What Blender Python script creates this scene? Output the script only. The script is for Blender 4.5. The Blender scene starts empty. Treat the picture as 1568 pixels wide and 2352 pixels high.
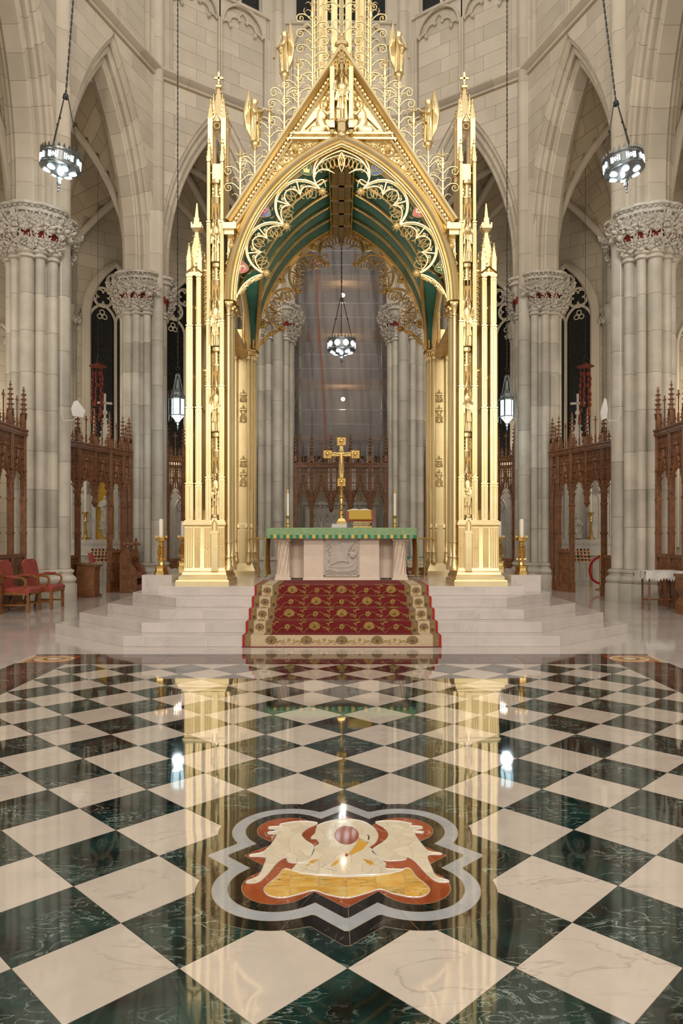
import bpy, bmesh, random
from math import *
from mathutils import Vector, Matrix
random.seed(11)
S = bpy.context.scene
COL = S.collection
# ---------------------------------------------------------------- camera
F, HZ, CX, EYE = 1652.0, 1226.5, 780.4, 1.6
cam = bpy.data.cameras.new('camera'); co = bpy.data.objects.new('camera', cam); COL.objects.link(co)
co.location = (-0.028, 0, EYE); co.rotation_euler = (pi/2, 0, -0.0022)
cam.sensor_fit = 'HORIZONTAL'; cam.sensor_width = 36; cam.lens = 36*F/1568
cam.shift_y = (HZ-1176)/1568; cam.clip_start = .05; cam.clip_end = 200
S.camera = co
# ---------------------------------------------------------------- world and lights
w = bpy.data.worlds.new('world'); S.world = w; w.use_nodes = True
w.node_tree.nodes['Background'].inputs[0].default_value = (1.0, .945, .87, 1)
w.node_tree.nodes['Background'].inputs[1].default_value = .46
def lamp(kind, name, loc, energy, col=(1, .86, .68), size=.4, target=None, angle=60, blend=.6):
    l = bpy.data.lights.new(name, kind); l.energy = energy; l.color = col
    if kind == 'AREA': l.shape = 'DISK'; l.size = size
    elif kind == 'SPOT': l.shadow_soft_size = size; l.spot_size = radians(angle); l.spot_blend = blend
    else: l.shadow_soft_size = size
    o = bpy.data.objects.new(name, l); COL.objects.link(o); o.location = loc
    if target: o.rotation_euler = (Vector(target)-Vector(loc)).to_track_quat('-Z', 'Y').to_euler()
    return o
# floodlights fixed on the nave piers behind the camera and high in the choir
for s in (-1, 1):
    lamp('AREA', 'nave_floodlight', (s*6.2, -9.0, 8.0), 470, (1, .88, .70), 3.0, (s*1.0, 12.0, 3.5))
    lamp('AREA', 'nave_floodlight', (s*4.0, -7.0, 17.5), 500, (1, .87, .70), 2.5, (0, 13, 7))
    lamp('SPOT', 'apse_floodlight', (s*5.0, 9.5, 18.0), 900, (1, .90, .76), .5, (-s*4.5, 21.5, 11.0), 75)
    lamp('POINT', 'ambulatory_fill', (s*9.6, 20.5, 5.4), 85, (1, .86, .66), .25)  # hidden fill lights, added so the ambulatory vaults are lit
    lamp('POINT', 'ambulatory_fill', (s*9.8, 13.5, 5.4), 70, (1, .86, .66), .25)
    lamp('POINT', 'ambulatory_fill', (s*5.6, 25.3, 4.6), 50, (1, .86, .66), .25)
    lamp('SPOT', 'canopy_fill', (s*1.5, 13.2, 5.2), 30, (1, .85, .62), .1, (s*.2, 13.8, 8), 110)  # fill spots added inside the canopy to brighten its green vault
lamp('SPOT', 'altar_spotlight', (0, 6.0, 17.0), 1300, (1, .87, .74), .25, (0, 13.0, 1.2), 24)
vs = S.view_settings
vs.view_transform = 'Standard'; vs.look = 'None'; vs.exposure = 0.52; vs.gamma = 1.0; vs.use_curve_mapping = False
# ---------------------------------------------------------------- mesh helpers
KIDS, ORG = {}, {}
def unit(v):
    l = sqrt(sum(c*c for c in v)) or 1; return tuple(c/l for c in v)
class MB:
    def __init__(s): s.v, s.f = [], []
    def add(s, v, f):
        n = len(s.v); s.v += [tuple(p) for p in v]; s.f += [tuple(i+n for i in q) for q in f]; return s
    def box(s, x0, x1, y0, y1, z0, z1, tx=0, ty=0):
        v = [(x0, y0, z0), (x1, y0, z0), (x1, y1, z0), (x0, y1, z0), (x0+tx, y0+ty, z1), (x1-tx, y0+ty, z1), (x1-tx, y1-ty, z1), (x0+tx, y1-ty, z1)]
        return s.add(v, [(3, 2, 1, 0), (4, 5, 6, 7), (0, 1, 5, 4), (1, 2, 6, 5), (2, 3, 7, 6), (3, 0, 4, 7)])
    def cbox(s, c, d, **k): return s.box(c[0]-d[0]/2, c[0]+d[0]/2, c[1]-d[1]/2, c[1]+d[1]/2, c[2]-d[2]/2, c[2]+d[2]/2, **k)
    def loft(s, rings, close=True, c0=True, c1=True):
        n = len(rings[0]); v = [p for r in rings for p in r]; f = []
        for i in range(len(rings)-1):
            for j in range(n if close else n-1):
                a, b = i*n+j, i*n+(j+1) % n; f.append((a, b, b+n, a+n))
        if c0: f.append(tuple(range(n-1, -1, -1)))
        if c1: f.append(tuple(range((len(rings)-1)*n, len(rings)*n)))
        return s.add(v, f)
    def prism(s, pts, z0, z1): return s.loft([[(x, y, z0) for x, y in pts], [(x, y, z1) for x, y in pts]])
    def slab(s, pts, y0, y1):      # outline in x,z; thickness along y (front is y0)
        return s.loft([[(x, y1, z) for x, z in pts], [(x, y0, z) for x, z in pts]])
    def lathe(s, prof, n=12, c=(0, 0, 0), sx=1, sy=1):
        return s.loft([[(c[0]+r*sx*cos(2*pi*j/n), c[1]+r*sy*sin(2*pi*j/n), c[2]+z) for j in range(n)] for r, z in prof])
    def tube(s, path, r, n=6, closed=False, sq=1.0, cap=True):
        P = [Vector(p) for p in path]; m = len(P); rings = []; up = None
        for i in range(m):
            if closed: t = P[(i+1) % m]-P[i-1]
            else: t = P[min(i+1, m-1)]-P[max(i-1, 0)]
            if t.length < 1e-9: t = Vector((0, 0, 1))
            t.normalize()
            if up is None:
                up = Vector((0, 1, 0)) if abs(t.y) < .9 else Vector((1, 0, 0))
            up = up-t*up.dot(t)
            if up.length < 1e-6: up = t.orthogonal()
            up.normalize(); b = t.cross(up); rr = r[i] if isinstance(r, (list, tuple)) else r
            rings.append([tuple(P[i]+up*(rr*sq*cos(2*pi*j/n+pi/n))+b*(rr*sin(2*pi*j/n+pi/n))) for j in range(n)])
        if closed: rings.append(rings[0])
        return s.loft(rings, True, cap and not closed, cap and not closed)
    def ball(s, c, r, n=7, m=5):
        rx, ry, rz = r if isinstance(r, tuple) else (r, r, r)
        return s.loft([[(c[0]+rx*sin(max(.02, min(pi-.02, pi*i/m)))*cos(2*pi*j/n), c[1]+ry*sin(max(.02, min(pi-.02, pi*i/m)))*sin(2*pi*j/n), c[2]-rz*cos(pi*i/m)) for j in range(n)] for i in range(m+1)])
    def join(s, o, M=None):
        return s.add([tuple(M @ Vector(p)) for p in o.v] if M else o.v, o.f if not (M and M.determinant() < 0) else [tuple(reversed(q)) for q in o.f])
    def xf(s, M): s.v = [tuple(M @ Vector(p)) for p in s.v]; return s
    def mx(s):       # add the mirror image in x
        o = MB(); o.v = list(s.v); o.f = list(s.f); return s.join(o, Matrix.Diagonal((-1, 1, 1, 1)))
    def mesh(s, name, mat, smooth=35):
        me = bpy.data.meshes.new(name); me.from_pydata(s.v, [], s.f); me.materials.append(mat)
        if smooth: me.shade_smooth(); me.set_sharp_from_angle(angle=radians(smooth))
        return me
    def build(s, name, mat, parent=None, smooth=35, **k):
        o = ORG.get(parent)
        if o: s.v = [(a-o[0], b-o[1], c-o[2]) for a, b, c in s.v]
        ob = put(name, s.mesh(name, mat, smooth), parent, **k)
        if o: ORG[ob] = o
        return ob
def T(x=0, y=0, z=0): return Matrix.Translation((x, y, z))
def RZ(a): return Matrix.Rotation(a, 4, 'Z')
def RX(a): return Matrix.Rotation(a, 4, 'X')
def RY(a): return Matrix.Rotation(a, 4, 'Y')
def SC(x, y=None, z=None): return Matrix.Diagonal((x, x if y is None else y, x if z is None else z, 1))
MX = Matrix.Diagonal((-1, 1, 1, 1))
def put(name, data, parent=None, M=None, label=None, kind=None):
    ob = bpy.data.objects.new(name, data); COL.objects.link(ob)
    if parent: ob.parent = parent; KIDS.setdefault(parent, []).append(ob)
    if M is not None: ob.matrix_local = M
    if label: ob['label'] = label
    if kind: ob['kind'] = kind
    return ob
def tag(o, label, cat, group=None):
    o['label'] = label; o['category'] = cat
    if group: o['group'] = group
    return o
def thing(name, label, cat, loc=(0, 0, 0), rz=0, group=None, world=False):
    o = put(name, None); o.empty_display_size = .1; o.location = loc; o.rotation_euler = (0, 0, rz)
    if world: ORG[o] = loc
    return tag(o, label, cat, group)
def struct(name, loc=(0, 0, 0), rz=0, data=None):
    o = put(name, data); o.location = loc; o.rotation_euler = (0, 0, rz); o['kind'] = 'structure'; return o
def copy_tree(o, parent=None):
    c = o.copy(); COL.objects.link(c); c.parent = parent
    if parent: KIDS.setdefault(parent, []).append(c)
    for k in KIDS.get(o, []): copy_tree(k, c)
    return c
def mirror(o, label=None, group=None, name=None):
    c = copy_tree(o)
    M = Matrix.LocRotScale(o.location, o.rotation_euler, o.scale)
    c.matrix_world = MX @ M
    if label: c['label'] = label
    if group: c['group'] = group
    if name: c.name = name
    return c
def mirror_part(o, M=None):       # mirror a part (and its sub-parts) of a thing that straddles x = 0
    c = copy_tree(o, o.parent)
    c.matrix_local = MX @ Matrix.LocRotScale(o.location, o.rotation_euler, o.scale); return c
# -- curves
def arc3(a, b, c, n=12):          # circle arc through three points of a plane (x, z)
    ax, ay = a; bx, by = b; cx, cy = c
    d = 2*(ax*(by-cy)+bx*(cy-ay)+cx*(ay-by))
    if abs(d) < 1e-7: return [(ax+(cx-ax)*i/n, ay+(cy-ay)*i/n) for i in range(n+1)]
    ux = ((ax*ax+ay*ay)*(by-cy)+(bx*bx+by*by)*(cy-ay)+(cx*cx+cy*cy)*(ay-by))/d
    uy = ((ax*ax+ay*ay)*(cx-bx)+(bx*bx+by*by)*(ax-cx)+(cx*cx+cy*cy)*(bx-ax))/d
    r = hypot(ax-ux, ay-uy); t0 = atan2(ay-uy, ax-ux); t1 = atan2(by-uy, bx-ux); t2 = atan2(cy-uy, cx-ux)
    def nrm(t): return (t-t0) % (2*pi)
    e = nrm(t2)
    if nrm(t1) > e: e -= 2*pi
    return [(ux+r*cos(t0+e*i/n), uy+r*sin(t0+e*i/n)) for i in range(n+1)]
def bez(p, n=10):
    out = []
    for i in range(n+1):
        t = i/n; q = [Vector(x) for x in p]
        while len(q) > 1: q = [q[k]*(1-t)+q[k+1]*t for k in range(len(q)-1)]
        out.append(tuple(q[0]))
    return out
def spline(pts, n=5, closed=False):  # catmull-rom
    P = [Vector(p) for p in pts]; m = len(P); out = []
    for i in range(m if closed else m-1):
        g = (lambda k: P[k % m]) if closed else (lambda k: P[max(0, min(m-1, k))])
        a, b, c, d = g(i-1), g(i), g(i+1), g(i+2)
        for k in range(n):
            t = k/n; out.append(tuple(.5*((2*b)+(c-a)*t+(2*a-5*b+4*c-d)*t*t+(3*b-a-3*c+d)*t**3)))
    if not closed: out.append(tuple(P[-1]))
    return out
def pointed(w, rise, n=14, x0=0, z0=0):      # left springing -> apex -> right springing
    c = max((rise*rise-w*w)/(2*w), 0); R = w+c; te = acos(min(1, c/R)) if R else 0
    L = [(x0+c-R*cos(te*i/n), z0+R*sin(te*i/n)) for i in range(n+1)]
    return L+[(2*x0-x, z) for x, z in reversed(L[:-1])]
def cluster(circ, n=96, core=.2):
    out = []
    for i in range(n):
        t = 2*pi*i/n; dx, dy = cos(t), sin(t); r = core
        for cx, cy, cr in circ:
            b = cx*dx+cy*dy; d = b*b-(cx*cx+cy*cy-cr*cr)
            if d >= 0 and b+sqrt(d) > r: r = b+sqrt(d)
        out.append((r*dx, r*dy))
    return out
# ---------------------------------------------------------------- materials
def pmat(name, col, rough=.6, metal=0, nz=None, col2=None, bump=0, bscale=30, rnd=0, spec=.5, emit=0, coat=0, alpha=1, trans=0, nd=3):
    m = bpy.data.materials.new(name); m.use_nodes = True; nt = m.node_tree; N, L = nt.nodes, nt.links
    b = N['Principled BSDF']; b.inputs['Roughness'].default_value = rough; b.inputs['Metallic'].default_value = metal
    b.inputs['Specular IOR Level'].default_value = spec; b.inputs['Coat Weight'].default_value = coat; b.inputs['Coat Roughness'].default_value = .05
    b.inputs['Base Color'].default_value = (*col, 1); b.inputs['Alpha'].default_value = alpha; b.inputs['Transmission Weight'].default_value = trans
    if emit: b.inputs['Emission Color'].default_value = (*col, 1); b.inputs['Emission Strength'].default_value = emit
    tc = N.new('ShaderNodeTexCoord'); oi = N.new('ShaderNodeObjectInfo')
    va = N.new('ShaderNodeVectorMath'); va.operation = 'MULTIPLY_ADD'; va.inputs[1].default_value = (1, 1, 1)
    L.new(tc.outputs['Object'], va.inputs[0])
    vr = N.new('ShaderNodeVectorMath'); vr.operation = 'SCALE'; vr.inputs[0].default_value = (37, 19, 23); L.new(oi.outputs['Random'], vr.inputs['Scale']); L.new(vr.outputs[0], va.inputs[2])
    out = None
    if nz:
        t = N.new('ShaderNodeTexNoise'); t.inputs['Scale'].default_value = nz; t.inputs['Detail'].default_value = nd; t.inputs['Roughness'].default_value = .6
        L.new(va.outputs[0], t.inputs['Vector'])
        r = N.new('ShaderNodeMapRange'); r.inputs[1].default_value = .35; r.inputs[2].default_value = .65; L.new(t.outputs[0], r.inputs[0])
        x = N.new('ShaderNodeMix'); x.data_type = 'RGBA'; x.inputs[6].default_value = (*col, 1); x.inputs[7].default_value = (*(col2 or [c*.8 for c in col]), 1)
        L.new(r.outputs[0], x.inputs[0]); out = x.outputs[2]
    if rnd:
        h = N.new('ShaderNodeHueSaturation'); mr = N.new('ShaderNodeMapRange'); mr.inputs[3].default_value = 1-rnd; mr.inputs[4].default_value = 1+rnd*.6
        L.new(oi.outputs['Random'], mr.inputs[0]); L.new(mr.outputs[0], h.inputs['Value'])
        if out: L.new(out, h.inputs['Color'])
        else: h.inputs['Color'].default_value = (*col, 1)
        out = h.outputs[0]
    if out: L.new(out, b.inputs['Base Color'])
    if bump:
        t2 = N.new('ShaderNodeTexNoise'); t2.inputs['Scale'].default_value = bscale; t2.inputs['Detail'].default_value = 2; L.new(va.outputs[0], t2.inputs['Vector'])
        bp = N.new('ShaderNodeBump'); bp.inputs['Strength'].default_value = 1; bp.inputs['Distance'].default_value = bump
        L.new(t2.outputs[0], bp.inputs['Height']); L.new(bp.outputs[0], b.inputs['Normal'])
    m['va'] = va.name
    return m
def veins(m, scale, col, width=.02, amt=.8, dist=.6, stretch=(1, 1, 1), rot=.6, ripple=0, rs=1.5, base2=None, b2s=3):
    nt = m.node_tree; N, L = nt.nodes, nt.links; b = N['Principled BSDF']; va = N[m['va']]
    mp = N.new('ShaderNodeMapping'); mp.inputs['Scale'].default_value = stretch; mp.inputs['Rotation'].default_value = (0, 0, rot); L.new(va.outputs[0], mp.inputs[0])
    n1 = N.new('ShaderNodeTexNoise'); n1.inputs['Scale'].default_value = scale; n1.inputs['Detail'].default_value = 5; n1.inputs['Distortion'].default_value = dist
    L.new(mp.outputs[0], n1.inputs['Vector'])
    a = N.new('ShaderNodeMath'); a.operation = 'SUBTRACT'; a.inputs[1].default_value = .5; L.new(n1.outputs[0], a.inputs[0])
    c = N.new('ShaderNodeMath'); c.operation = 'ABSOLUTE'; L.new(a.outputs[0], c.inputs[0])
    r = N.new('ShaderNodeMapRange'); r.inputs[1].default_value = 0; r.inputs[2].default_value = width; r.inputs[3].default_value = amt; r.inputs[4].default_value = 0; L.new(c.outputs[0], r.inputs[0])
    n2 = N.new('ShaderNodeTexNoise'); n2.inputs['Scale'].default_value = scale*.7; L.new(va.outputs[0], n2.inputs['Vector'])
    r2 = N.new('ShaderNodeMapRange'); r2.inputs[1].default_value = .42; r2.inputs[2].default_value = .62; L.new(n2.outputs[0], r2.inputs[0])
    mu = N.new('ShaderNodeMath'); mu.operation = 'MULTIPLY'; L.new(r.outputs[0], mu.inputs[0]); L.new(r2.outputs[0], mu.inputs[1])
    x = N.new('ShaderNodeMix'); x.data_type = 'RGBA'; x.inputs[7].default_value = (*col, 1); L.new(mu.outputs[0], x.inputs[0])
    src = b.inputs['Base Color']
    if src.links: L.new(src.links[0].from_socket, x.inputs[6])
    else: x.inputs[6].default_value = src.default_value
    L.new(x.outputs[2], src)
    if ripple:
        g = N.new('ShaderNodeNewGeometry'); t2 = N.new('ShaderNodeTexNoise'); t2.inputs['Scale'].default_value = rs; t2.inputs['Detail'].default_value = 1.5; L.new(g.outputs['Position'], t2.inputs['Vector'])
        bp = N.new('ShaderNodeBump'); bp.inputs['Strength'].default_value = 1; bp.inputs['Distance'].default_value = ripple
        L.new(t2.outputs[0], bp.inputs['Height']); L.new(bp.outputs[0], b.inputs['Normal'])
    return m
M = {}
M['stone'] = pmat('limestone', (.60, .54, .45), .75, nz=1.3, col2=(.54, .48, .39), rnd=.13, bump=.002, bscale=25)
M['plain'] = pmat('limestone_plain', (.60, .54, .45), .75, nz=1.3, col2=(.55, .49, .40), bump=.002)
M['pier'] = pmat('granite_pier', (.58, .54, .47), .55, nz=1.1, col2=(.42, .385, .33), rnd=.16, bump=.001, bscale=120, nd=6)
M['mortar'] = pmat('tan_mortar', (.42, .27, .14), .9)
M['carved'] = pmat('carved_stone', (.62, .58, .52), .7, nz=9, col2=(.46, .42, .36), rnd=.08)
M['cred'] = pmat('capital_red', (.34, .035, .025), .7)
M['web'] = pmat('vault_stone', (.47, .40, .30), .8, nz=2.2, col2=(.38, .32, .23), rnd=.12)
M['glassdark'] = pmat('night_glass', (.006, .006, .007), .25, nz=14, col2=(.018, .016, .014), spec=.3)
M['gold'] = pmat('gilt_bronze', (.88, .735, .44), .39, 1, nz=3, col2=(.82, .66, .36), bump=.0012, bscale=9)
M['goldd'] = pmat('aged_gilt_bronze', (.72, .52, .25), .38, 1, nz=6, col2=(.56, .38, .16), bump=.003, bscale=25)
M['brass'] = pmat('polished_brass', (.82, .58, .22), .22, 1, nz=20, col2=(.6, .4, .14))
M['green'] = pmat('green_vault', (.035, .155, .115), .5, nz=3, col2=(.022, .11, .082))
M['ridge'] = pmat('ridge_brown', (.30, .20, .07), .45, .5, nz=5)
M['wood'] = pmat('carved_oak', (.25, .105, .042), .40, nz=7, col2=(.15, .058, .022), rnd=.18, bump=.002, bscale=60)
M['woodl'] = pmat('light_oak', (.30, .125, .035), .38, nz=7, col2=(.19, .075, .02), rnd=.1)
M['wmarble'] = veins(pmat('white_marble', (.60, .55, .52), .10, nz=1.5, col2=(.53, .49, .47), rnd=.06, coat=.3), 1.4, (.38, .38, .40), .02, .5, 1.0, ripple=.0008, rs=2.0)
M['step'] = veins(pmat('step_marble', (.60, .54, .52), .16, nz=2.5, col2=(.52, .47, .45), rnd=.05), 1.7, (.35, .36, .40), .015, .5, 1.0)
M['tilew'] = veins(pmat('cream_tile', (.60, .53, .46), .035, nz=5, col2=(.55, .48, .42), rnd=.08, spec=.8, coat=.2), 1.6, (.36, .30, .28), .012, .65, .8, (1, 3, 1), ripple=.0011, rs=2.2)
M['tileb'] = veins(pmat('verde_tile', (.004, .006, .006), .03, nz=4, col2=(.012, .042, .037), rnd=.3, nd=8, spec=1.0, coat=.35), 5, (.44, .54, .49), .021, .65, 1.6, (1, 2.5, 1), .9, ripple=.0011, rs=2.2)
M['bordm'] = veins(pmat('dark_border_marble', (.05, .028, .026), .04, nz=6, col2=(.13, .06, .05), rnd=.2, spec=1.0), 4, (.45, .40, .38), .02, .6, 1.2, ripple=.0011)
M['black'] = veins(pmat('black_marble', (.010, .009, .009), .04, spec=1.0, coat=.3), 6, (.25, .24, .22), .008, .5, ripple=.0011, rs=2.2)
M['grey'] = veins(pmat('blue_grey_marble', (.33, .35, .38), .06, nz=8, col2=(.40, .41, .43), rnd=.06), 6, (.2, .22, .26), .01, .5, ripple=.0011, rs=2.2)
M['rust'] = veins(pmat('red_marble', (.36, .085, .028), .05, nz=5, col2=(.27, .058, .018), rnd=.15), 5, (.7, .6, .5), .008, .6, ripple=.0011, rs=2.2)
M['cream'] = veins(pmat('cream_mosaic', (.72, .64, .50), .06, nz=6, col2=(.66, .57, .42), rnd=.08), 6, (.5, .42, .3), .008, .4, ripple=.0011, rs=2.2)
M['ochre'] = veins(pmat('ochre_mosaic', (.62, .33, .05), .06, nz=9, col2=(.68, .48, .16), rnd=.12), 5, (.06, .045, .03), .03, .9, 1.2, (.8, 7, 1), 0, ripple=.0011, rs=2.2)
M['tan'] = pmat('tan_grout', (.40, .30, .19), .3)
M['beak'] = pmat('beak_mosaic', (.66, .36, .05), .06, nz=6)
M['pale'] = pmat('pale_grout', (.68, .67, .66), .1)
M['altar'] = pmat('altar_limestone', (.72, .60, .50), .6, nz=9, col2=(.66, .55, .46), bump=.0008, bscale=80)
M['cloth'] = pmat('green_altar_cloth', (.19, .31, .15), .8, nz=24, col2=(.27, .39, .22))
M['band'] = pmat('teal_band', (.02, .20, .11), .7)
M['clothgold'] = pmat('gold_thread', (.62, .42, .08), .45, .4)
M['amber'] = pmat('amber_lining', (.52, .24, .04), .6)
M['wax'] = pmat('candle_wax', (.80, .76, .66), .45)
M['red'] = pmat('red_leather', (.38, .075, .06), .42, nz=6, col2=(.31, .055, .045))
M['redc'] = pmat('carpet_red', (.17, .009, .010), .95, nz=40, col2=(.13, .006, .008))
M['rede'] = pmat('carpet_edge_red', (.34, .02, .018), .95)
M['ccream'] = pmat('carpet_cream', (.55, .44, .30), .95, nz=50, col2=(.47, .37, .24))
M['cbrown'] = pmat('carpet_taupe', (.26, .18, .09), .95, nz=30, col2=(.17, .11, .05))
M['cgold'] = pmat('carpet_gold', (.38, .25, .07), .95, nz=30, col2=(.24, .15, .04))
M['cdark'] = pmat('carpet_dark', (.10, .055, .02), .95)
M['iron'] = pmat('dark_iron', (.05, .055, .055), .4, .6)
M['silver'] = pmat('lantern_metal', (.20, .22, .23), .3, .8)
M['bulb'] = pmat('lit_glass', (.86, .97, 1.0), .4, emit=2.6)
M['bulbw'] = pmat('warm_bulb', (1, .82, .55), .4, emit=30)
M['lant'] = pmat('lantern_glass', (.62, .88, 1.0), .3, emit=1.6)
M['hat'] = pmat('red_felt', (.20, .035, .018), .85, nz=15)
M['white'] = pmat('white_paint', (.68, .66, .66), .5)
M['lace'] = pmat('white_lace', (.72, .70, .68), .85, nz=60, col2=(.60, .58, .57))
M['teal'] = pmat('teal_cover', (.03, .22, .20), .6)
M['paper'] = pmat('paper', (.72, .66, .55), .7)
M['wstone'] = pmat('white_carved_stone', (.62, .60, .56), .6, nz=5, col2=(.52, .50, .47))
M['gmos'] = pmat('gold_mosaic', (.62, .36, .04), .35, .5, nz=30)
M['sheet'] = pmat('plastic_sheet', (.27, .25, .26), .35, nz=1.4, col2=(.21, .195, .20), alpha=.50)
M['tarp'] = pmat('grey_tarp', (.20, .175, .165), .7, nz=1.2, col2=(.15, .13, .125))
M['pole'] = pmat('scaffold_pole', (.35, .35, .36), .4, .5)
M['plank'] = pmat('scaffold_plank', (.33, .21, .12), .8, nz=5)
M['cord'] = pmat('orange_rope', (.42, .10, .05), .8)
M['bluem'] = pmat('blue_paint', (.03, .06, .13), .5)
# ================================================================= floor
D = .6187; HD = D/2; Z0 = 2.651; FX = 11*HD; FAR = Z0+20*HD; BX = 4.05; BF = 9.59
def clip(poly, a, b, c):            # keep a*x+b*y <= c
    out = []
    for i in range(len(poly)):
        p, q = poly[i], poly[(i+1) % len(poly)]; dp, dq = a*p[0]+b*p[1]-c, a*q[0]+b*q[1]-c
        if dp <= 1e-9: out.append(p)
        if dp*dq < -1e-12:
            t = dp/(dp-dq); out.append((p[0]+(q[0]-p[0])*t, p[1]+(q[1]-p[1])*t))
    return out
m = MB()
for x0, x1, y0, y1 in ((-16, -BX, -4, 34), (BX, 16, -4, 34), (-BX, BX, BF, 34), (-BX, BX, -4, .9)):
    m.add([(x0, y0, 0), (x1, y0, 0), (x1, y1, 0), (x0, y1, 0)], [(0, 1, 2, 3)])
floor = m.build('floor', M['wmarble']); floor['kind'] = 'structure'
MB().box(-BX, BX, .9, BF, -.06, -.004).build('grout_bed', M['mortar'], floor)
tile_mesh = {}
for j in range(-5, 21):
    for i in range(-11, 12):
        if (i+j) % 2 == 0: continue
        cx, cy = i*HD, Z0+j*HD
        if abs(cx) > .62*cy+.7 or cy < 1.1: continue
        g = .0018; q = [(HD-g, 0), (0, HD-g), (-HD+g, 0), (0, -HD+g)]; key = 0
        if abs(i) == 11: q = clip(q, copysign(1, i), 0, 0); key += (1 if i < 0 else 2)
        if j == 20: q = clip(q, 0, 1, 0); key += 4
        bl = i % 2 == 0; k = (bl, key)
        if k not in tile_mesh: tile_mesh[k] = MB().prism(q, -.02, 0).mesh('floor_tile', M['tileb' if bl else 'tilew'], 0)
        put('floor_tile', tile_mesh[k], floor, T(cx, cy, 0))
def fslab(name, x0, x1, y0, y1, mat, z=0, par=None): return MB().box(x0+.002, x1-.002, y0+.002, y1-.002, -.02, z).build(name, M[mat], par or floor, 0)
n = 6
for k in range(n):
    a, b = -FX+2*FX*k/n, -FX+2*FX*(k+1)/n
    fslab('border_slab', a, b, FAR+.09, BF-.09, 'bordm')
    for s in (-1, 1):
        y0, y1 = 1+(FAR-1)*k/n, 1+(FAR-1)*(k+1)/n; xx = sorted((s*(FX+.09), s*(BX-.09)))
        fslab('border_slab', xx[0], xx[1], y0, y1, 'bordm')
fslab('border_edge', -BX, BX, FAR, FAR+.09, 'black'); fslab('border_edge', -BX, BX, BF-.09, BF, 'black')
for s in (-1, 1):
    for a, b in ((FX, FX+.09), (BX-.09, BX)):
        xx = sorted((s*a, s*b)); fslab('border_edge', xx[0], xx[1], 1, FAR, 'black')
    xa, xb = sorted((s*(FX+.0), s*(BX-.09))); ya, yb = FAR+.09, BF-.09; cx, cy = (xa+xb)/2, (ya+yb)/2
    fslab('corner_slab', xa, xb, ya, yb, 'tileb')
    r = .27
    MB().prism([(cx-r, cy-r), (cx+r, cy-r), (cx+r, cy+r), (cx-r, cy+r)], 0, .0012).build('corner_inlay', M['rust'], floor, 0)
    for rr, mm, z in ((.25, 'cream', .0018), (.21, 'beak', .0024), (.14, 'rust', .003), (.09, 'cream', .0036)):
        MB().prism([(cx+rr*cos(t*pi/12), cy+rr*.85*sin(t*pi/12)) for t in range(24)], 0, z).build('corner_inlay', M[mm], floor, 0)
# ---- pelican medallion inlaid in the floor: barbed quatrefoil of bands, bird and nest cut from marble pieces
EY = Z0+3*HD
def quat(o, n=208):
    out = []; R, p = .295+o, .69+o*1.41
    for i in range(n):
        t = 2*pi*(i+.5)/n; dx, dy = cos(t), sin(t); r = p/(abs(dx)+abs(dy))
        for sx in (-1, 1):
            for sy in (-1, 1):
                b = (sx*dx+sy*dy)*.31; d = b*b-(2*.31**2-R*R)
                if d > 0: r = max(r, b+sqrt(d))
        out.append((r*dx, r*dy+EY))
    return out
med = MB().prism(quat(.076), 0, .0006).build('medallion', M['tan'], floor, 0)
def band(o0, o1, mat, z, step):
    a, b = quat(o0), quat(o1); n = len(a)
    for s in range(0, n, step):
        idx = [(s+k) % n for k in range(step+1)]
        pa = [a[i] for i in idx]; pb = [b[i] for i in idx]
        e = .0010
        for q in (pa, pb):
            for (u, v) in ((0, 1), (-1, -2)):
                dx, dy = q[v][0]-q[u][0], q[v][1]-q[u][1]; l = hypot(dx, dy) or 1; q[u] = (q[u][0]+dx/l*e, q[u][1]+dy/l*e)
        MB().prism(pa+pb[::-1], 0, z).build('band_piece', M[mat], med, 0)
band(.003, .075, 'black', .0012, 13); band(-.067, .0, 'grey', .0012, 13); band(-.13, -.070, 'black', .0012, 13)
def fg(c):                           # survey of the inlay: drawing sheet -> floor metres
    px, py = 440+c[0]/2.24, 1780+c[1]/2.24; z = F*EYE/(py-HZ); return ((px-CX)/F*z-.028, z)
def shatter(poly, seeds, name, mat, z, gap=.0009, z0=0, fan=None):
    bm0 = bmesh.new(); vs_ = [bm0.verts.new((x, y, 0)) for x, y in poly]
    if fan:
        c_ = bm0.verts.new((*fan, 0))
        for i in range(len(vs_)): bm0.faces.new((c_, vs_[i-1], vs_[i]))
    else: bm0.faces.new(vs_); bmesh.ops.triangulate(bm0, faces=bm0.faces[:])
    me0 = bpy.data.meshes.new('tmp'); bm0.to_mesh(me0); bm0.free()
    for i, s in enumerate(seeds):
        bm = bmesh.new(); bm.from_mesh(me0)
        for j, t in enumerate(seeds):
            if i == j or hypot(s[0]-t[0], s[1]-t[1]) > .45: continue
            nrm = Vector((t[0]-s[0], t[1]-s[1], 0)).normalized(); mid = Vector(((s[0]+t[0])/2, (s[1]+t[1])/2, 0))-nrm*gap
            bmesh.ops.bisect_plane(bm, geom=bm.verts[:]+bm.edges[:]+bm.faces[:], plane_co=mid, plane_no=nrm, clear_outer=True)
            if not bm.faces: break
        if bm.faces:
            r = bmesh.ops.extrude_face_region(bm, geom=bm.faces[:]); 
            for v in [g for g in r['geom'] if isinstance(g, bmesh.types.BMVert)]: v.co.z = z
            for v in bm.verts:
                if v.co.z == 0: v.co.z = z0
            bmesh.ops.recalc_face_normals(bm, faces=bm.faces[:])
            me = bpy.data.meshes.new(name); bm.to_mesh(me); me.materials.append(M[mat]); put(name, me, med)
        bm.free()
    bpy.data.meshes.remove(me0)
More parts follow.
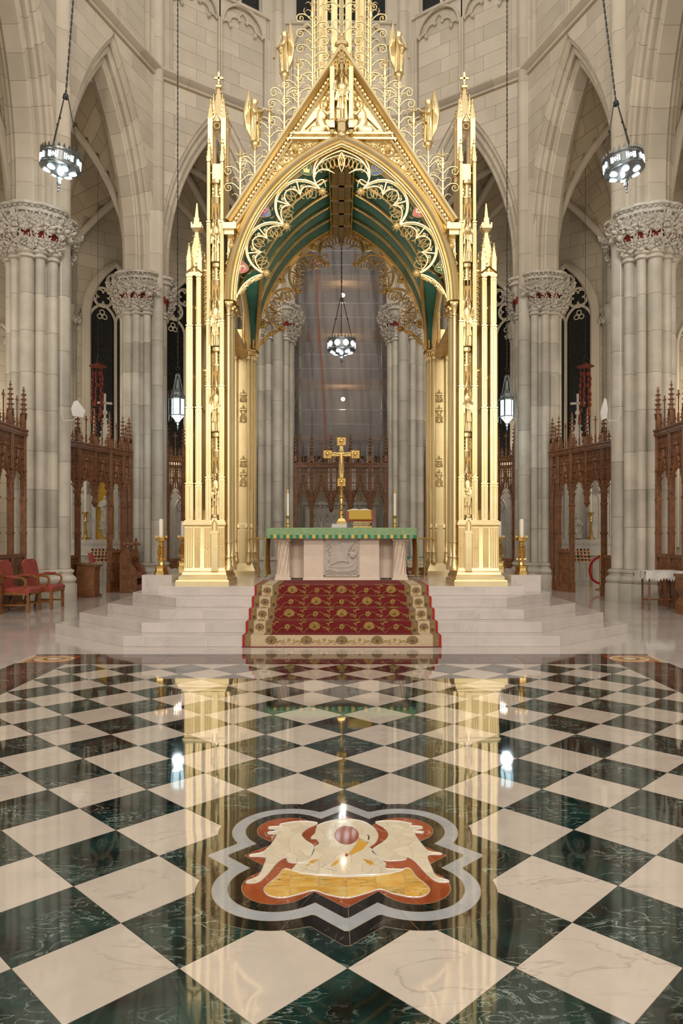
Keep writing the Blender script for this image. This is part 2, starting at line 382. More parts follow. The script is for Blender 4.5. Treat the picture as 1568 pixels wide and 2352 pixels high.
def seeds_in(poly, k, rs):
    rr = random.Random(rs); xs = [p[0] for p in poly]; ys = [p[1] for p in poly]; out = []
    def inside(x, y):
        c = False
        for i in range(len(poly)):
            (x1, y1), (x2, y2) = poly[i], poly[i-1]
            if (y1 > y) != (y2 > y) and x < (x2-x1)*(y-y1)/(y2-y1)+x1: c = not c
        return c
    best = []
    while len(out) < k:
        cand = None; cd = -1
        for _ in range(14):
            x, y = rr.uniform(min(xs), max(xs)), rr.uniform(min(ys), max(ys))
            if not inside(x, y): continue
            d = min([hypot(x-a, y-b) for a, b in out] or [9])
            if d > cd: cand, cd = (x, y), d
        if cand: out.append(cand)
    return out
rust = quat(-.133)
shatter(rust, [(.55*cos(t)*r, EY+.55*sin(t)*r) for r in (.55, 1) for t in [pi/8+k*pi/8+(r < 1)*.2 for k in range(16)]], 'ground_piece', 'rust', .0013, fan=(0, EY))
lw = [(650, 250), (560, 240), (455, 255), (465, 265), (400, 270), (400, 280), (445, 287), (395, 297), (395, 306), (437, 310), (405, 365), (365, 400), (303, 413), (303, 422), (378, 426), (368, 475), (340, 525), (283, 550), (290, 559), (345, 552), (390, 515), (440, 455), (482, 428), (497, 450), (545, 455), (600, 440), (632, 378), (580, 335), (568, 305), (600, 275)]
rw = [(945, 245), (1040, 238), (1130, 252), (1120, 262), (1180, 268), (1185, 278), (1140, 288), (1190, 295), (1185, 303), (1148, 305), (1185, 360), (1220, 395), (1280, 405), (1280, 413), (1215, 418), (1235, 480), (1260, 525), (1318, 545), (1318, 555), (1255, 550), (1200, 505), (1150, 450), (1110, 425), (1095, 440), (1000, 445), (950, 420), (928, 388), (990, 345), (1012, 310), (990, 275)]
bd = [(632, 378), (655, 358), (640, 332), (613, 328), (634, 305), (640, 280), (655, 258), (720, 238), (800, 230), (885, 243), (935, 275), (960, 312), (948, 348), (915, 375), (928, 388), (960, 425), (985, 450), (1000, 462), (1000, 485), (1050, 488), (1090, 492), (1000, 512), (800, 522), (620, 514), (520, 496), (530, 475), (545, 455), (600, 440)]
nest = [(480, 485), (560, 507), (680, 522), (800, 527), (920, 522), (1040, 506), (1115, 482), (1160, 530), (1220, 580), (1222, 605), (1190, 628), (1130, 632), (1040, 615), (970, 592), (900, 612), (800, 636), (700, 620), (630, 598), (560, 615), (470, 635), (400, 625), (372, 600), (380, 575), (440, 525)]
def outline(pts, r=.0042, z=.0016):
    MB().tube([(*fg(p), z) for p in pts], r, 5, True, .3).build('inlay_line', M['pale'], med)
for pts, nm, mt, k, rs in ((lw, 'wing_piece', 'cream', 26, 1), (rw, 'wing_piece', 'cream', 26, 2), (bd, 'body_piece', 'cream', 34, 3), (nest, 'nest_piece', 'ochre', 12, 4)):
    sp = [fg(p) for p in spline([(a, b, 0) for a, b in pts], 4, True)]
    z = .0020 if nm != 'nest_piece' else .0019
    sd = seeds_in(sp, k, rs) if nm != 'nest_piece' else [fg((430+i*148, 545+jj*62)) for i in range(6) for jj in (0, 1)]
    MB().prism(sp, .0004, z-.0004).build('inlay_bed', M['tan'], med, 0)
    shatter(sp, sd, nm, mt, z); outline(spline([(a, b, 0) for a, b in pts], 4, True), z=z)
def inlay(pts, mt, name, z=.0026): MB().prism([fg(p) for p in pts], .0005, z).build(name, M[mt], med, 0)
inlay([(797+63*cos(t*pi/16), 312+48*sin(t*pi/16)) for t in range(32)], 'rust', 'neck_opening')
inlay([(860, 328), (848, 352), (835, 372), (803, 412), (828, 416), (880, 390), (912, 352), (885, 346)], 'beak', 'beak', .003)
outline([(860, 328), (845, 362), (803, 412), (828, 416), (880, 390), (912, 352)], .003, .003)
inlay([(797+9*cos(t*pi/6), 414+8*sin(t*pi/6)) for t in range(12)], 'rust', 'blood_drop', .003)
inlay([(903, 312), (910, 322), (905, 335), (912, 335), (916, 322), (908, 310)], 'black', 'eye', .003)
for q in ([(590, 470), (615, 442), (652, 434), (625, 456)], [(716, 475), (730, 450), (765, 435), (745, 462)], [(880, 433), (925, 445), (940, 465), (915, 470)]):
    inlay(q, 'beak', 'chick_beak', .003)
for q in ([(530, 470), (545, 455), (590, 455), (625, 462), (652, 440), (655, 490), (640, 505)], [(670, 478), (690, 458), (716, 470), (735, 455), (745, 500)], [(985, 455), (950, 452), (930, 470), (900, 460), (925, 490), (920, 510)]):
    outline(q, .0026, .0024)
# ================================================================= altar steps
ST = [(3.1, 10.21, 4.62, 11.62), (2.94, 10.576, 4.34, 11.92), (2.77, 10.94, 3.90, 12.0), (2.6, 11.31, 3.58, 12.35), (2.97, 11.675, 2.97, 12.6)]
steps = thing('altar_steps', 'five broad pale marble steps with cut corners under the golden canopy', 'steps', (0, 10.2, 0), world=True)
for k, (cx, yf, ex, ye) in enumerate(ST):
    pts = [(-cx, yf), (cx, yf)]+([(ex, ye)] if k < 4 else [])+[(ex, 18.2), (-ex, 18.2)]+([(-ex, ye)] if k < 4 else [])
    z0, z1 = k*.15, (k+1)*.15; off = lambda d: [(x-copysign(d, x), y+(d if y < 18 else -d)) for x, y in pts]
    MB().loft([[(x, y, z) for x, y in q] for q, z in ((off(.0), z0+.001), (off(0), z1-.006), (off(.006), z1))]).build('step', M['step'], steps, 20)
    # risers faced with separate stones
    js = [-cx, -1.9-.1*k, -.75, .75, 1.9+.1*k, cx]
    for a, b in zip(js, js[1:]):
        MB().box(a+.0015, b-.0015, yf-.004, yf+.02, z0+.002, z1-.008).build('riser_stone', M['step'], steps, 0)
plinth = MB().box(-3.5, -2.975, 12.62, 16.6, .6, .88).build('marble_plinth', M['step'], None, 0)
tag(plinth, 'low pale marble ledge carrying candlesticks beside the golden canopy', 'ledge', 'marble ledges beside the canopy'); mirror(plinth)
# ================================================================= piers
AC = Vector((0, 17.05)); RP = 7.2
def pier_circ(dr=0, wall=True):
    out = []
    for k in range(12):
        a = k*pi/6
        if k == 0:
            if wall: out.append((.62, 0, .17+dr))
            continue
        d, r = (.54, .165) if k % 3 == 0 else (.57, .11)
        out.append((d*cos(a), d*sin(a), r+dr))
    return out
def ring(circ, z, n=120, core=.5): return [(x, y, z) for x, y in cluster(circ, n, core)]
leafm = MB()
for a, l in ((-1.9, .5), (-.95, .8), (0, 1.0), (.95, .8), (1.9, .5)):
    P = lambda ang, r, h: (r*sin(a+ang), -h, r*cos(a+ang))
    for r_, h_, s_ in ((.38*l, .14, .17), (.70*l, .26, .15), (.95*l, .22, .09)):
        c_ = P(0, r_, h_); b_ = MB().ball((0, 0, 0), (s_*.85, .07, s_*1.25), 7, 5); leafm.join(b_, T(*c_) @ RY(a) @ RX(.35))
    for s_ in (-1, 1): leafm.join(MB().ball((0, 0, 0), (.07, .05, .13), 6, 4), T(*P(s_*.36, .72*l, .20)) @ RY(a+s_*.7) @ RX(.3))
leafm.ball((.0, -.26, .1), .13, 5, 3); leafm.ball((.2, -.2, -.05), .1, 5, 3); leafm.ball((-.2, -.2, -.05), .1, 5, 3)
LEAF = leafm.mesh('leaf', M['carved'], 25)
ZN, ZC, ZA, ZT = 7.9, 8.12, 8.86, 9.12
DRUMS = [.78, 1.75, 2.62, 3.5, 4.45, 5.3, 6.25, 7.1, ZN]
def make_pier():
    p = put('clustered_stone_pier', None)
    MB().loft([ring(pier_circ(.14), 0), ring(pier_circ(.14), .40), ring(pier_circ(.11), .45)]).build('plinth', M['pier'], p, 40)
    MB().loft([ring(pier_circ(d), z) for d, z in ((.09, .45), (.13, .50), (.13, .55), (.09, .60), (.05, .63), (.05, .68), (.08, .70), (.08, .74), (.02, .775))]).build('base_moulding', M['pier'], p, 50)
    for a, b in zip(DRUMS, DRUMS[1:]):
        MB().loft([ring(pier_circ(0, False), a+.003), ring(pier_circ(0, False), b-.003)], c0=False, c1=False).build('drum', M['pier'], p, 40)
    MB().loft([ring(pier_circ(-.012), .7, core=.45), ring(pier_circ(-.012, False), ZT, core=.45)], c0=False, c1=False).build('joint_core', M['mortar'], p, 40)
    zs = [.78, 2.0, 3.3, 4.6, 5.9, 7.2, 8.45, 9.7, 10.95, 12.2, 13.45, 14.7, 15.95, 17.2, 18.45, 19.7]
    for k, (a, b) in enumerate(zip(zs, zs[1:])):
        cs = [(.62, 0, .17)] if b < 9 else [(.62, 0, .17), (.52, .2, .085), (.52, -.2, .085), (.40, .33, .07), (.40, -.33, .07)]
        MB().loft([ring(cs, a+.003, 72, .02), ring(cs, b-.003, 72, .02)], c0=False, c1=False).build('wall_shaft', M['pier' if b < 9 else 'stone'], p, 40)
    cc_ = [(.62, 0, .16), (.52, .2, .075), (.52, -.2, .075), (.40, .33, .06), (.40, -.33, .06), (.2, 0, .42)]; MB().loft([ring(cc_, 9, 72, .02), ring(cc_, 19.7, 72, .02)]).build('shaft_core', M['plain'], p, 40)
    nk = [(.0, ZN), (.05, ZN+.02), (.05, ZN+.07), (.015, ZN+.09), (.015, ZN+.11), (.06, ZN+.13), (.06, ZN+.19), (.0, ZC)]
    MB().loft([ring(pier_circ(d, False), z) for d, z in nk]).build('necking', M['carved'], p, 50)
    cap = MB().loft([ring(pier_circ(d, False), z) for d, z in ((-.01, ZC-.01), (.0, 8.4), (.08, 8.66), (.13, ZA))]).build('capital', M['carved'], p, 50)
    MB().loft([ring(pier_circ(d, False), z) for d, z in ((.01, 8.38), (.03, 8.47), (.06, 8.56))], c0=False, c1=False).build('red_band', M['cred'], cap, 50)
    rr = random.Random(5)
    for row, (z, d, sc, nn) in enumerate(((ZC+.03, .70, .30, 21), (ZC+.14, .74, .22, 17), (ZC+.42, .80, .36, 19), (ZC+.52, .86, .27, 21))):
        for k in range(nn):
            a = 2*pi*(k+.5*(row % 2))/nn
            if cos(a) > .95: continue
            s = sc*rr.uniform(.85, 1.15)
            put('leaf', LEAF, cap, T(d*cos(a), d*sin(a), z) @ RZ(a+pi/2) @ RX(radians(rr.uniform(8, 34))) @ RY(rr.uniform(-.35, .35)) @ SC(s))
    MB().loft([ring(pier_circ(d, False), z, 60, .72) for d, z in ((.13, ZA), (.20, ZA+.03), (.20, ZA+.10), (.155, ZA+.12), (.155, ZA+.15), (.24, ZA+.18), (.24, ZT-.02), (.20, ZT))]).build('abacus', M['carved'], p, 40)
    beads = MB()
    for k in range(44):
        a = 2*pi*k/44
        if cos(a) < .93: beads.ball((.885*cos(a), .885*sin(a), ZA+.14), (.035, .035, .03), 5, 3)
    beads.build('bead_moulding', M['carved'], p, kind='stuff')
    return p
proto = make_pier()
PIERS = [(180, 'weathered clustered pier beside the red armchairs, foliage capital with red ground', 'weathered clustered pier beside the lace-covered side table, foliage capital'),
         (144, 'slimmer-looking clustered pier behind the carved wooden throne', 'slimmer-looking clustered pier behind the pair of brass candlesticks'),
         (108, 'far clustered pier framing the plastic-sheeted scaffold, seen through the canopy', None)]
for i, (deg, la, lb) in enumerate(PIERS):
    o = proto if i == 0 else copy_tree(proto)
    a = radians(deg); o.location = (AC.x+RP*cos(a), AC.y+RP*sin(a), 0); o.rotation_euler = (0, 0, a+pi)
    tag(o, la, 'pier', 'clustered piers of the apse'); mirror(o, lb)
# ================================================================= arcade wall, one bay as prototype (x along the wall, y outward)
AW, AZ, AR = 1.52, 9.6, 4.45
Ac = (AR*AR-AW*AW)/(2*AW); ARad = AW+Ac
half = [(.46, -.56), (.455, -.50), (.36, -.48), (.33, -.42), (.35, -.36), (.30, -.33), (.22, -.38), (.17, -.34), (.18, -.27), (.20, -.22), (.14, -.18), (.05, -.22), (0, -.18), (0, -.08)]
PROF = [(.47, -.54)]+half+[(e, -y) for e, y in reversed(half)]
def apt(e, t): te = acos(Ac/(ARad+e))*t; return (Ac-(ARad+e)*cos(te), AZ+(ARad+e)*sin(te))
def ext(z):
    if z <= AZ: return AW+.46
    q = (ARad+.46)**2-(z-AZ)**2; return (sqrt(q)-Ac) if q > 0 else -1
def make_bay(name):
    b = struct(name)
    NV = 9; ms = []
    ms.append(MB().loft([[(-AW-e, y, z) for e, y in PROF] for z in (ZT+.003, AZ-.003)], False, False, False).mesh('voussoir', M['stone'], 30))
    for k in range(NV):
        rings = [[(lambda p: (p[0], y, p[1]))(apt(e, (k+s)/NV)) for e, y in PROF] for s in (.006, .34, .67, .994)]
        ms.append(MB().loft(rings, False, False, False).mesh('voussoir', M['stone'], 30))
    for me in ms:
        put('voussoir', me, b); put('voussoir', me, b, MX)
    rings = [[(lambda p: (p[0], y*.97, p[1]))(apt(e+.006, t/20)) for e, y in PROF] for t in range(21)]
    MB().loft([[(-AW-e-.006, y*.97, ZT) for e, y in PROF]]+rings, False, False, False).mx().build('arch_core', M['mortar'], b, 30)
    # ashlar above the arch
    z = AZ-.35; r = 0; ZS = 14.86
    while z < ZS-.05:
        z1 = min(z+.43, ZS); zz = [z, (z+z1)/2, z1]; aa = [max(ext(q), 0) for q in zz]
        if 2.22-aa[2] > .05:
            x = -2.22; cuts = [x]; first = .35 if r % 2 else .7
            x += first
            while x < -aa[2]-.22: cuts.append(x); x += .72
            cuts.append(None)
            for c0, c1 in zip(cuts, cuts[1:]):
                g = .004
                if c1 is None:
                    rt = [(-aa[i] if aa[i] > 0 else 0, zz[i]) for i in range(3)]
                    pts = [(c0+g, z+g)]+[(min(max(x_, c0+2*g), 0) - (g if x_ < 0 else 0), q+(g if i == 0 else -g if i == 2 else 0)) for i, (x_, q) in enumerate(rt)]+[(c0+g, z1-g)]
                    if max(p[0] for p in pts)-c0 < .04: continue
                else: pts = [(c0+g, z+g), (c1-g, z+g), (c1-g, z1-g), (c0+g, z1-g)]
                me = MB().slab(pts, -.56, -.50).mesh('ashlar_block', M['stone'], 0)
                put('ashlar_block', me, b); put('ashlar_block', me, b, MX)
        z = z1; r += 1
    # backing wall above the arch
    pts = [(-2.24, AZ-.4)]+[(-ext(AZ-.4+i*.35) if ext(AZ-.4+i*.35) > 0 else 0, AZ-.4+i*.35) for i in range(15)]+[(0, 14.9), (-2.24, 14.9)]
    MB().slab(pts, -.545, .5).mx().build('wall_core', M['mortar'], b, 0)
    # string course
    sp = [(-.5, 14.86), (-.62, 14.88), (-.64, 14.93), (-.58, 14.97), (-.66, 15.0), (-.76, 15.07), (-.76, 15.13), (-.62, 15.21), (-.5, 15.21)]
    for k in range(4):
        x0, x1 = -2.2+1.1*k+.003, -2.2+1.1*(k+1)-.003
        MB().loft([[(x, y, z) for y, z in sp] for x in (x1, x0)]).build('string_course_stone', M['stone'], b, 25)
    # blind arcade: two cusped panels over coursed ashlar
    MB().box(-2.24, 2.24, -.42, .5, 15.21, 18.2).build('panel_core', M['plain'], b, 0)
    for r in range(6):
        z0, z1 = 15.21+r*.45, min(15.21+(r+1)*.45, 18.1); xs = [-1.55, -.75+.3*(r % 2), 0, .4+.3*(r % 2), 1.55]
        for a, c in zip(xs, xs[1:]): MB().box(a+.004, c-.004, -.46, -.41, z0+.004, z1-.004).build('panel_block', M['stone'], b, 0)
    for x, wd in ((-1.72, .30), (0, .14), (1.72, .30)):
        sgn = 1
        for k in range(2):
            a, c = 15.21+k*1.25+.003, 15.21+(k+1)*1.25-.003 if k == 0 else 17.5
            q = MB().box(x-wd/2, x+wd/2, -.54, -.44, a, c)
            q.tube([(x-wd/2+.03, -.55, a), (x-wd/2+.03, -.55, c)], .035, 8).tube([(x+wd/2-.03, -.55, a), (x+wd/2-.03, -.55, c)], .035, 8)
            q.build('mullion', M['stone'], b)
    for x in (-.80, .80):
        arch = pointed(.72, .62, 8, x, 17.45)
        out = [(x-.82, 17.45), (x-.82, 18.15), (x+.82, 18.15), (x+.82, 17.45)]
        pts = arch+out[::-1]
        MB().slab(pts, -.52, -.44).build('tracery_head', M['stone'], b, 0)
        tr = MB(); tr.tube([(p[0], -.54, p[1]) for p in arch], .045, 6)
        for s in (-1, 1):
            tr.tube([(p[0], -.52, p[1]) for p in arc3((x+s*.70, 17.42), (x+s*.50, 17.52), (x+s*.42, 17.36), 8)], .035, 6)
            tr.tube([(p[0], -.52, p[1]) for p in arc3((x+s*.42, 17.36), (x+s*.36, 17.72), (x+s*.08, 17.70), 10)], .035, 6)
            tr.tube([(p[0], -.52, p[1]) for p in arc3((x+s*.14, 17.66), (x+s*.12, 17.86), (x, 17.98), 6)], .03, 6)
        tr.build('cusp', M['stone'], b)
    for k in range(3):
        MB().loft([[(x, y, z) for y, z in ((-.44, 18.12), (-.60, 18.14), (-.62, 18.22), (-.44, 18.34))] for x in (-1.6+1.08*(k+1)-.003, -1.6+1.08*k)]).build('sill_stone', M['stone'], b, 25)
    MB().box(-1.5, 1.5, -.35, -.3, 18.3, 20.6).build('clerestory_glass', M['glassdark'], b, 0)
    for x in (-1.5, -.75, 0, .75, 1.5): MB().box(x-.05, x+.05, -.42, -.3, 18.3, 20.6).build('clerestory_mullion', M['stone'], b, 0)
    MB().box(-2.24, -1.5, -.5, .5, 18.2, 20.6).mx().build('clerestory_jamb', M['plain'], b, 0)
    return b
ap = RP*cos(radians(18))
bay = make_bay('wall_left_rear')
names = {162: 'wall_left_middle', 126: 'wall_left_rear', 90: 'wall_back', 54: 'wall_right_rear', 18: 'wall_right_middle'}
for i, deg in enumerate((126, 162, 90, 54, 18)):
    o = bay if i == 0 else copy_tree(bay); a = radians(deg)
    o.name = names[deg]; o.location = (ap*cos(a), AC.y+ap*sin(a), 0); o.rotation_euler = (0, 0, a-pi/2)
for s, nm in ((-1, 'wall_left_front'), (1, 'wall_right_front')):
    o = copy_tree(bay); o.name = nm; o.location = (s*7.2, AC.y-2.225, 0); o.rotation_euler = (0, 0, pi/2 if s < 0 else -pi/2)
    MB().box(*sorted((s*2.22, s*2.5)), -.6, .6, 9.1, 20.6).build('wall_end', M['plain'], o, 0)
# ================================================================= ambulatory: outer walls, windows, vault
RO = 12.0
def ashlar_mat():
    m = pmat('ashlar_wall', (.55, .49, .38), .8)
    nt = m.node_tree; N, L = nt.nodes, nt.links; t = N.new('ShaderNodeTexBrick'); tc = N.new('ShaderNodeTexCoord'); mp = N.new('ShaderNodeMapping')
    mp.inputs['Rotation'].default_value = (pi/2, 0, 0); L.new(tc.outputs['Object'], mp.inputs[0]); L.new(mp.outputs[0], t.inputs['Vector'])
    for k, v in (('Scale', 1), ('Brick Width', .9), ('Row Height', .45), ('Mortar Size', .008)): t.inputs[k].default_value = v
    t.inputs['Color1'].default_value = (.56, .50, .40, 1); t.inputs['Color2'].default_value = (.48, .43, .34, 1); t.inputs['Mortar'].default_value = (.34, .23, .13, 1)
    L.new(t.outputs[0], N['Principled BSDF'].inputs['Base Color']); return m
M['ashlar'] = ashlar_mat()
def facet(name, p, q, h=14.6):
    d = Vector(q)-Vector(p); l = d.length; o = struct(name, (p[0], p[1], 0), atan2(d.y, d.x), MB().box(-.2, l+.2, 0, .4, 0, h).mesh(name, M['ashlar'], 0)); return o, l
def vp(deg, r=RO): a = radians(deg); return (r*cos(a), AC.y+r*sin(a))
wn = [0]
def make_window(t, half_w=.92, sill=4.3, spring=9.05, rise=1.95):
    wn[0] += 1; o = struct('window_%d' % wn[0])
    ar = pointed(half_w, rise, 10, 0, spring); out = [(-half_w, sill)]+ar+[(half_w, sill)]
    MB().slab(out, -.03, .02).build('glass', M['glassdark'], o, 0)
    fr = MB(); fr.tube([(x*1.05, -.14, z+.04) for x, z in out], .10, 8); fr.tube([(x*1.17, -.10, z+.1) for x, z in out], .09, 8); fr.tube([(x*.97, -.09, z) for x, z in out], .05, 6)
    fr.build('frame', M['plain'], o)
    MB().tube([(0, -.1, sill), (0, -.1, spring+.1)], .055, 8).build('mullion', M['plain'], o)
    for s in (-1, 1):
        h = pointed(half_w/2, .62, 8, s*half_w/2, spring-.1)
        MB().tube([(x, -.1, z) for x, z in h], .05, 6).build('lancet_head', M['plain'], o)
        tr = MB()
        for a in range(3): tr.tube([(s*half_w/2+(.10*cos(radians(90+120*a))+.08*cos(k*pi/6)), -.08, spring+.16+.10*sin(radians(90+120*a))+.08*sin(k*pi/6)) for k in range(12)], .022, 5, True)
        tr.build('trefoil', M['plain'], o)
    for cx, cz, r in ((-.43, spring+.78, .33), (.43, spring+.78, .33), (0, spring+1.36, .30)):
        q = MB()
        q.tube([(cx+r*cos(k*pi/10), -.1, cz+r*sin(k*pi/10)) for k in range(20)], .045, 6, True)
        for a in range(4):
            ca = radians(45+90*a); q.tube([(cx+.5*r*cos(ca)+.42*r*cos(ca+radians(-125+250*k/8)), -.09, cz+.5*r*sin(ca)+.42*r*sin(ca+radians(-125+250*k/8))) for k in range(9)], .028, 5)
        q.build('quatrefoil', M['plain'], o)
    MB().box(-half_w-.2, half_w+.2, -.25, .02, sill-.18, sill, ty=.03).build('sill', M['plain'], o)
    return o
win = None
def place_window(wall, l_, t):
    global win
    if win is None: win = make_window(t); o = win
    else:
        wn[0] += 1; o = copy_tree(win); o.name = 'window_%d' % wn[0]
    w = wall; o.rotation_euler = w.rotation_euler; c, s = cos(w.rotation_euler.z), sin(w.rotation_euler.z)
    o.location = (w.location.x+c*t, w.location.y+s*t, 0); return o
def respond(par, t, zc=8.7):
    q = MB(); n = 40; cs = [(-.16, -.0, .12), (.16, 0, .12), (0, -.14, .14), (-.3, .08, .08), (.3, .08, .08)]
    q.loft([[(t+x, y, z) for x, y in cluster(cs, n, .1)] for z in (0, zc)]); q.loft([[(t+x*s, y*s, z) for x, y in cluster(cs, n, .1)] for z, s in ((zc, 1.15), (zc+.1, 1.1), (zc+.45, 1.35), (zc+.5, 1.5), (zc+.62, 1.5), (zc+.62, 1.0), (13.2, 1.0))])
    q.build('respond_shaft', M['pier'], par)
    for k in range(5): put('leaf', LEAF, par, T(t-.28+.14*k, -.22+.03*abs(k-2), zc+.12) @ RX(.3) @ SC(.2))
sides = []
for a, b, nm in ((180, 144, 'wall_ambulatory_left'), (144, 108, 'wall_ambulatory_rear_left'), (72, 36, 'wall_ambulatory_rear_right'), (36, 0, 'wall_ambulatory_right')):
    o, l = facet(nm, vp(a), vp(b)); sides.append(o)
    for t in ((2.15, 4.75) if nm.endswith('rear_left') else (2.67, 5.27) if nm.endswith('rear_right') else ()): place_window(o, l, t)
    for t in (.55, 3.45, 6.8): respond(o, t)
o, l = facet('wall_aisle_left', (-12, 4), vp(180)); respond(o, 12.3)
o2, l = facet('wall_aisle_right', vp(0), (12, 4)); respond(o2, .7)
# blind tracery on the aisle walls
for w_, t0 in ((sides[0], 5.7), (sides[3], 2.2)):
    q = MB()
    for k in range(2):
        x = t0+k*.9-.5; q.tube([(p[0], -.06, p[1]) for p in [(x-.42, 1.2)]+pointed(.42, .6, 8, x, 7.4)+[(x+.42, 1.2)]], .05, 6)
        for s in (-1, 1): q.tube([(p[0], -.05, p[1]) for p in arc3((x+s*.4, 7.4), (x+s*.2, 7.65), (x+s*.12, 7.42), 8)], .03, 5)
    q.build('blind_tracery', M['plain'], w_)
ceil = struct('ceiling')
VS, VA = 9.0, 5.35
def hp(u):       # pointed arch height, u in -1..1
    u = min(1, abs(u)); c = .9; R = 1+c; return sqrt(max(0, R*R-(u+c)**2))/sqrt(R*R-c*c)
def vault(A, B, Cc, Dd):         # A,B inner corners; Dd,Cc outer corners (Dd behind A)
    A, B, Cc, Dd = [Vector((*p, 0)) for p in (A, B, Cc, Dd)]
    def P(u, v, dz=0):
        p = (A*(1-u)+B*u)*(1-v)+(Dd*(1-u)+Cc*u)*v
        return (p.x, p.y, VS+VA*max(hp(2*u-1), hp(2*v-1))+dz)
    n = 20; rows = 6
    web = MB()
    for i in range(n):
        for j in range(n):
            q = [P(i/n, j/n), P((i+1)/n, j/n), P((i+1)/n, (j+1)/n), P(i/n, (j+1)/n)]
            web.add(q, [(0, 1, 2, 3)])
    web.build('vault_web', M['vweb'], ceil, 40)
    def rib(path, r=.11):
        for k in range(2): pass
        MB().tube(path, r, 8).build('rib', M['plain'], ceil, 40); MB().tube([(x, y, z-.10) for x, y, z in path], r*.45, 6).build('rib_roll', M['plain'], ceil, 40)
    N_ = 18
    rib([P(t/N_, t/N_, -.03) for t in range(N_+1)]); rib([P(t/N_, 1-t/N_, -.03) for t in range(N_+1)])
    rib([P(0, t/N_, -.06) for t in range(N_+1)], .16); rib([P(t/N_, .985, -.03) for t in range(N_+1)], .1)
    rib([P(t/N_, .5, -.03) for t in range(N_+1)], .07); rib([P(.5, t/N_, -.03) for t in range(N_+1)], .07)
def web_mat():
    m = pmat('vault_courses', (.45, .38, .28), .8, nz=1.5, col2=(.40, .33, .24))
    nt = m.node_tree; N, L = nt.nodes, nt.links; b = N['Principled BSDF']; g = N.new('ShaderNodeNewGeometry'); t = N.new('ShaderNodeTexBrick'); mp = N.new('ShaderNodeMapping')
    mp.inputs['Rotation'].default_value = (pi/2, 0, .6); L.new(g.outputs['Position'], mp.inputs[0]); L.new(mp.outputs[0], t.inputs['Vector'])
    for k, v in (('Scale', 1), ('Brick Width', .8), ('Row Height', .36), ('Mortar Size', .008)): t.inputs[k].default_value = v
    t.inputs['Color1'].default_value = (.50, .43, .32, 1); t.inputs['Color2'].default_value = (.40, .34, .25, 1); t.inputs['Mortar'].default_value = (.28, .19, .11, 1)
    L.new(t.outputs[0], b.inputs['Base Color']); return m
M['vweb'] = web_mat()
for a, b in ((180, 144), (144, 108), (108, 72), (72, 36), (36, 0)): vault(vp(a, RP+.5), vp(b, RP+.5), vp(b), vp(a))
for s in (-1, 1): vault((s*7.66, 12.6), (s*7.66, 17.05), (s*12, 17.05), (s*12, 12.6))
o, l = facet('wall_ambulatory_back', vp(108), vp(72))
# ================================================================= statues
def remeshed(mb, vox, smooth=2):
    me = bpy.data.meshes.new('tmp'); me.from_pydata(mb.v, [], mb.f); ob = bpy.data.objects.new('tmp', me); COL.objects.link(ob)
    md = ob.modifiers.new('r', 'REMESH'); md.mode = 'VOXEL'; md.voxel_size = vox
    if smooth: sm = ob.modifiers.new('s', 'SMOOTH'); sm.iterations = smooth; sm.factor = .4
    ev = ob.evaluated_get(bpy.context.evaluated_depsgraph_get()); m2 = ev.to_mesh()
    out = MB(); out.v = [tuple(v.co) for v in m2.vertices]; out.f = [tuple(p.vertices) for p in m2.polygons]
    ev.to_mesh_clear(); bpy.data.objects.remove(ob); bpy.data.meshes.remove(me); return out
def wing(mb, s, top=1.20, low=.10, spread=.10):
    # folded wing: curved plate of long feathers rising above the shoulder
    for k in range(6):
        u = k/5; x0 = s*(.04+spread*u*.5); zt = top-.05*k-.12*u*u; zb = low+.16*u; yy = .08+.016*k
        path = [(x0, yy, zb), (x0+s*.03, yy+.03, zb+(zt-zb)*.4), (x0+s*.02, yy+.04, zb+(zt-zb)*.75), (x0-s*.01, yy+.05, zt)]
        mb.tube(spline(path, 4), [.010+.026*sin(pi*min(1, (i+.5)/13)) for i in range(13)], 6)
    mb.ball((s*.07, .10, .80), (.06, .04, .14), 8, 6)
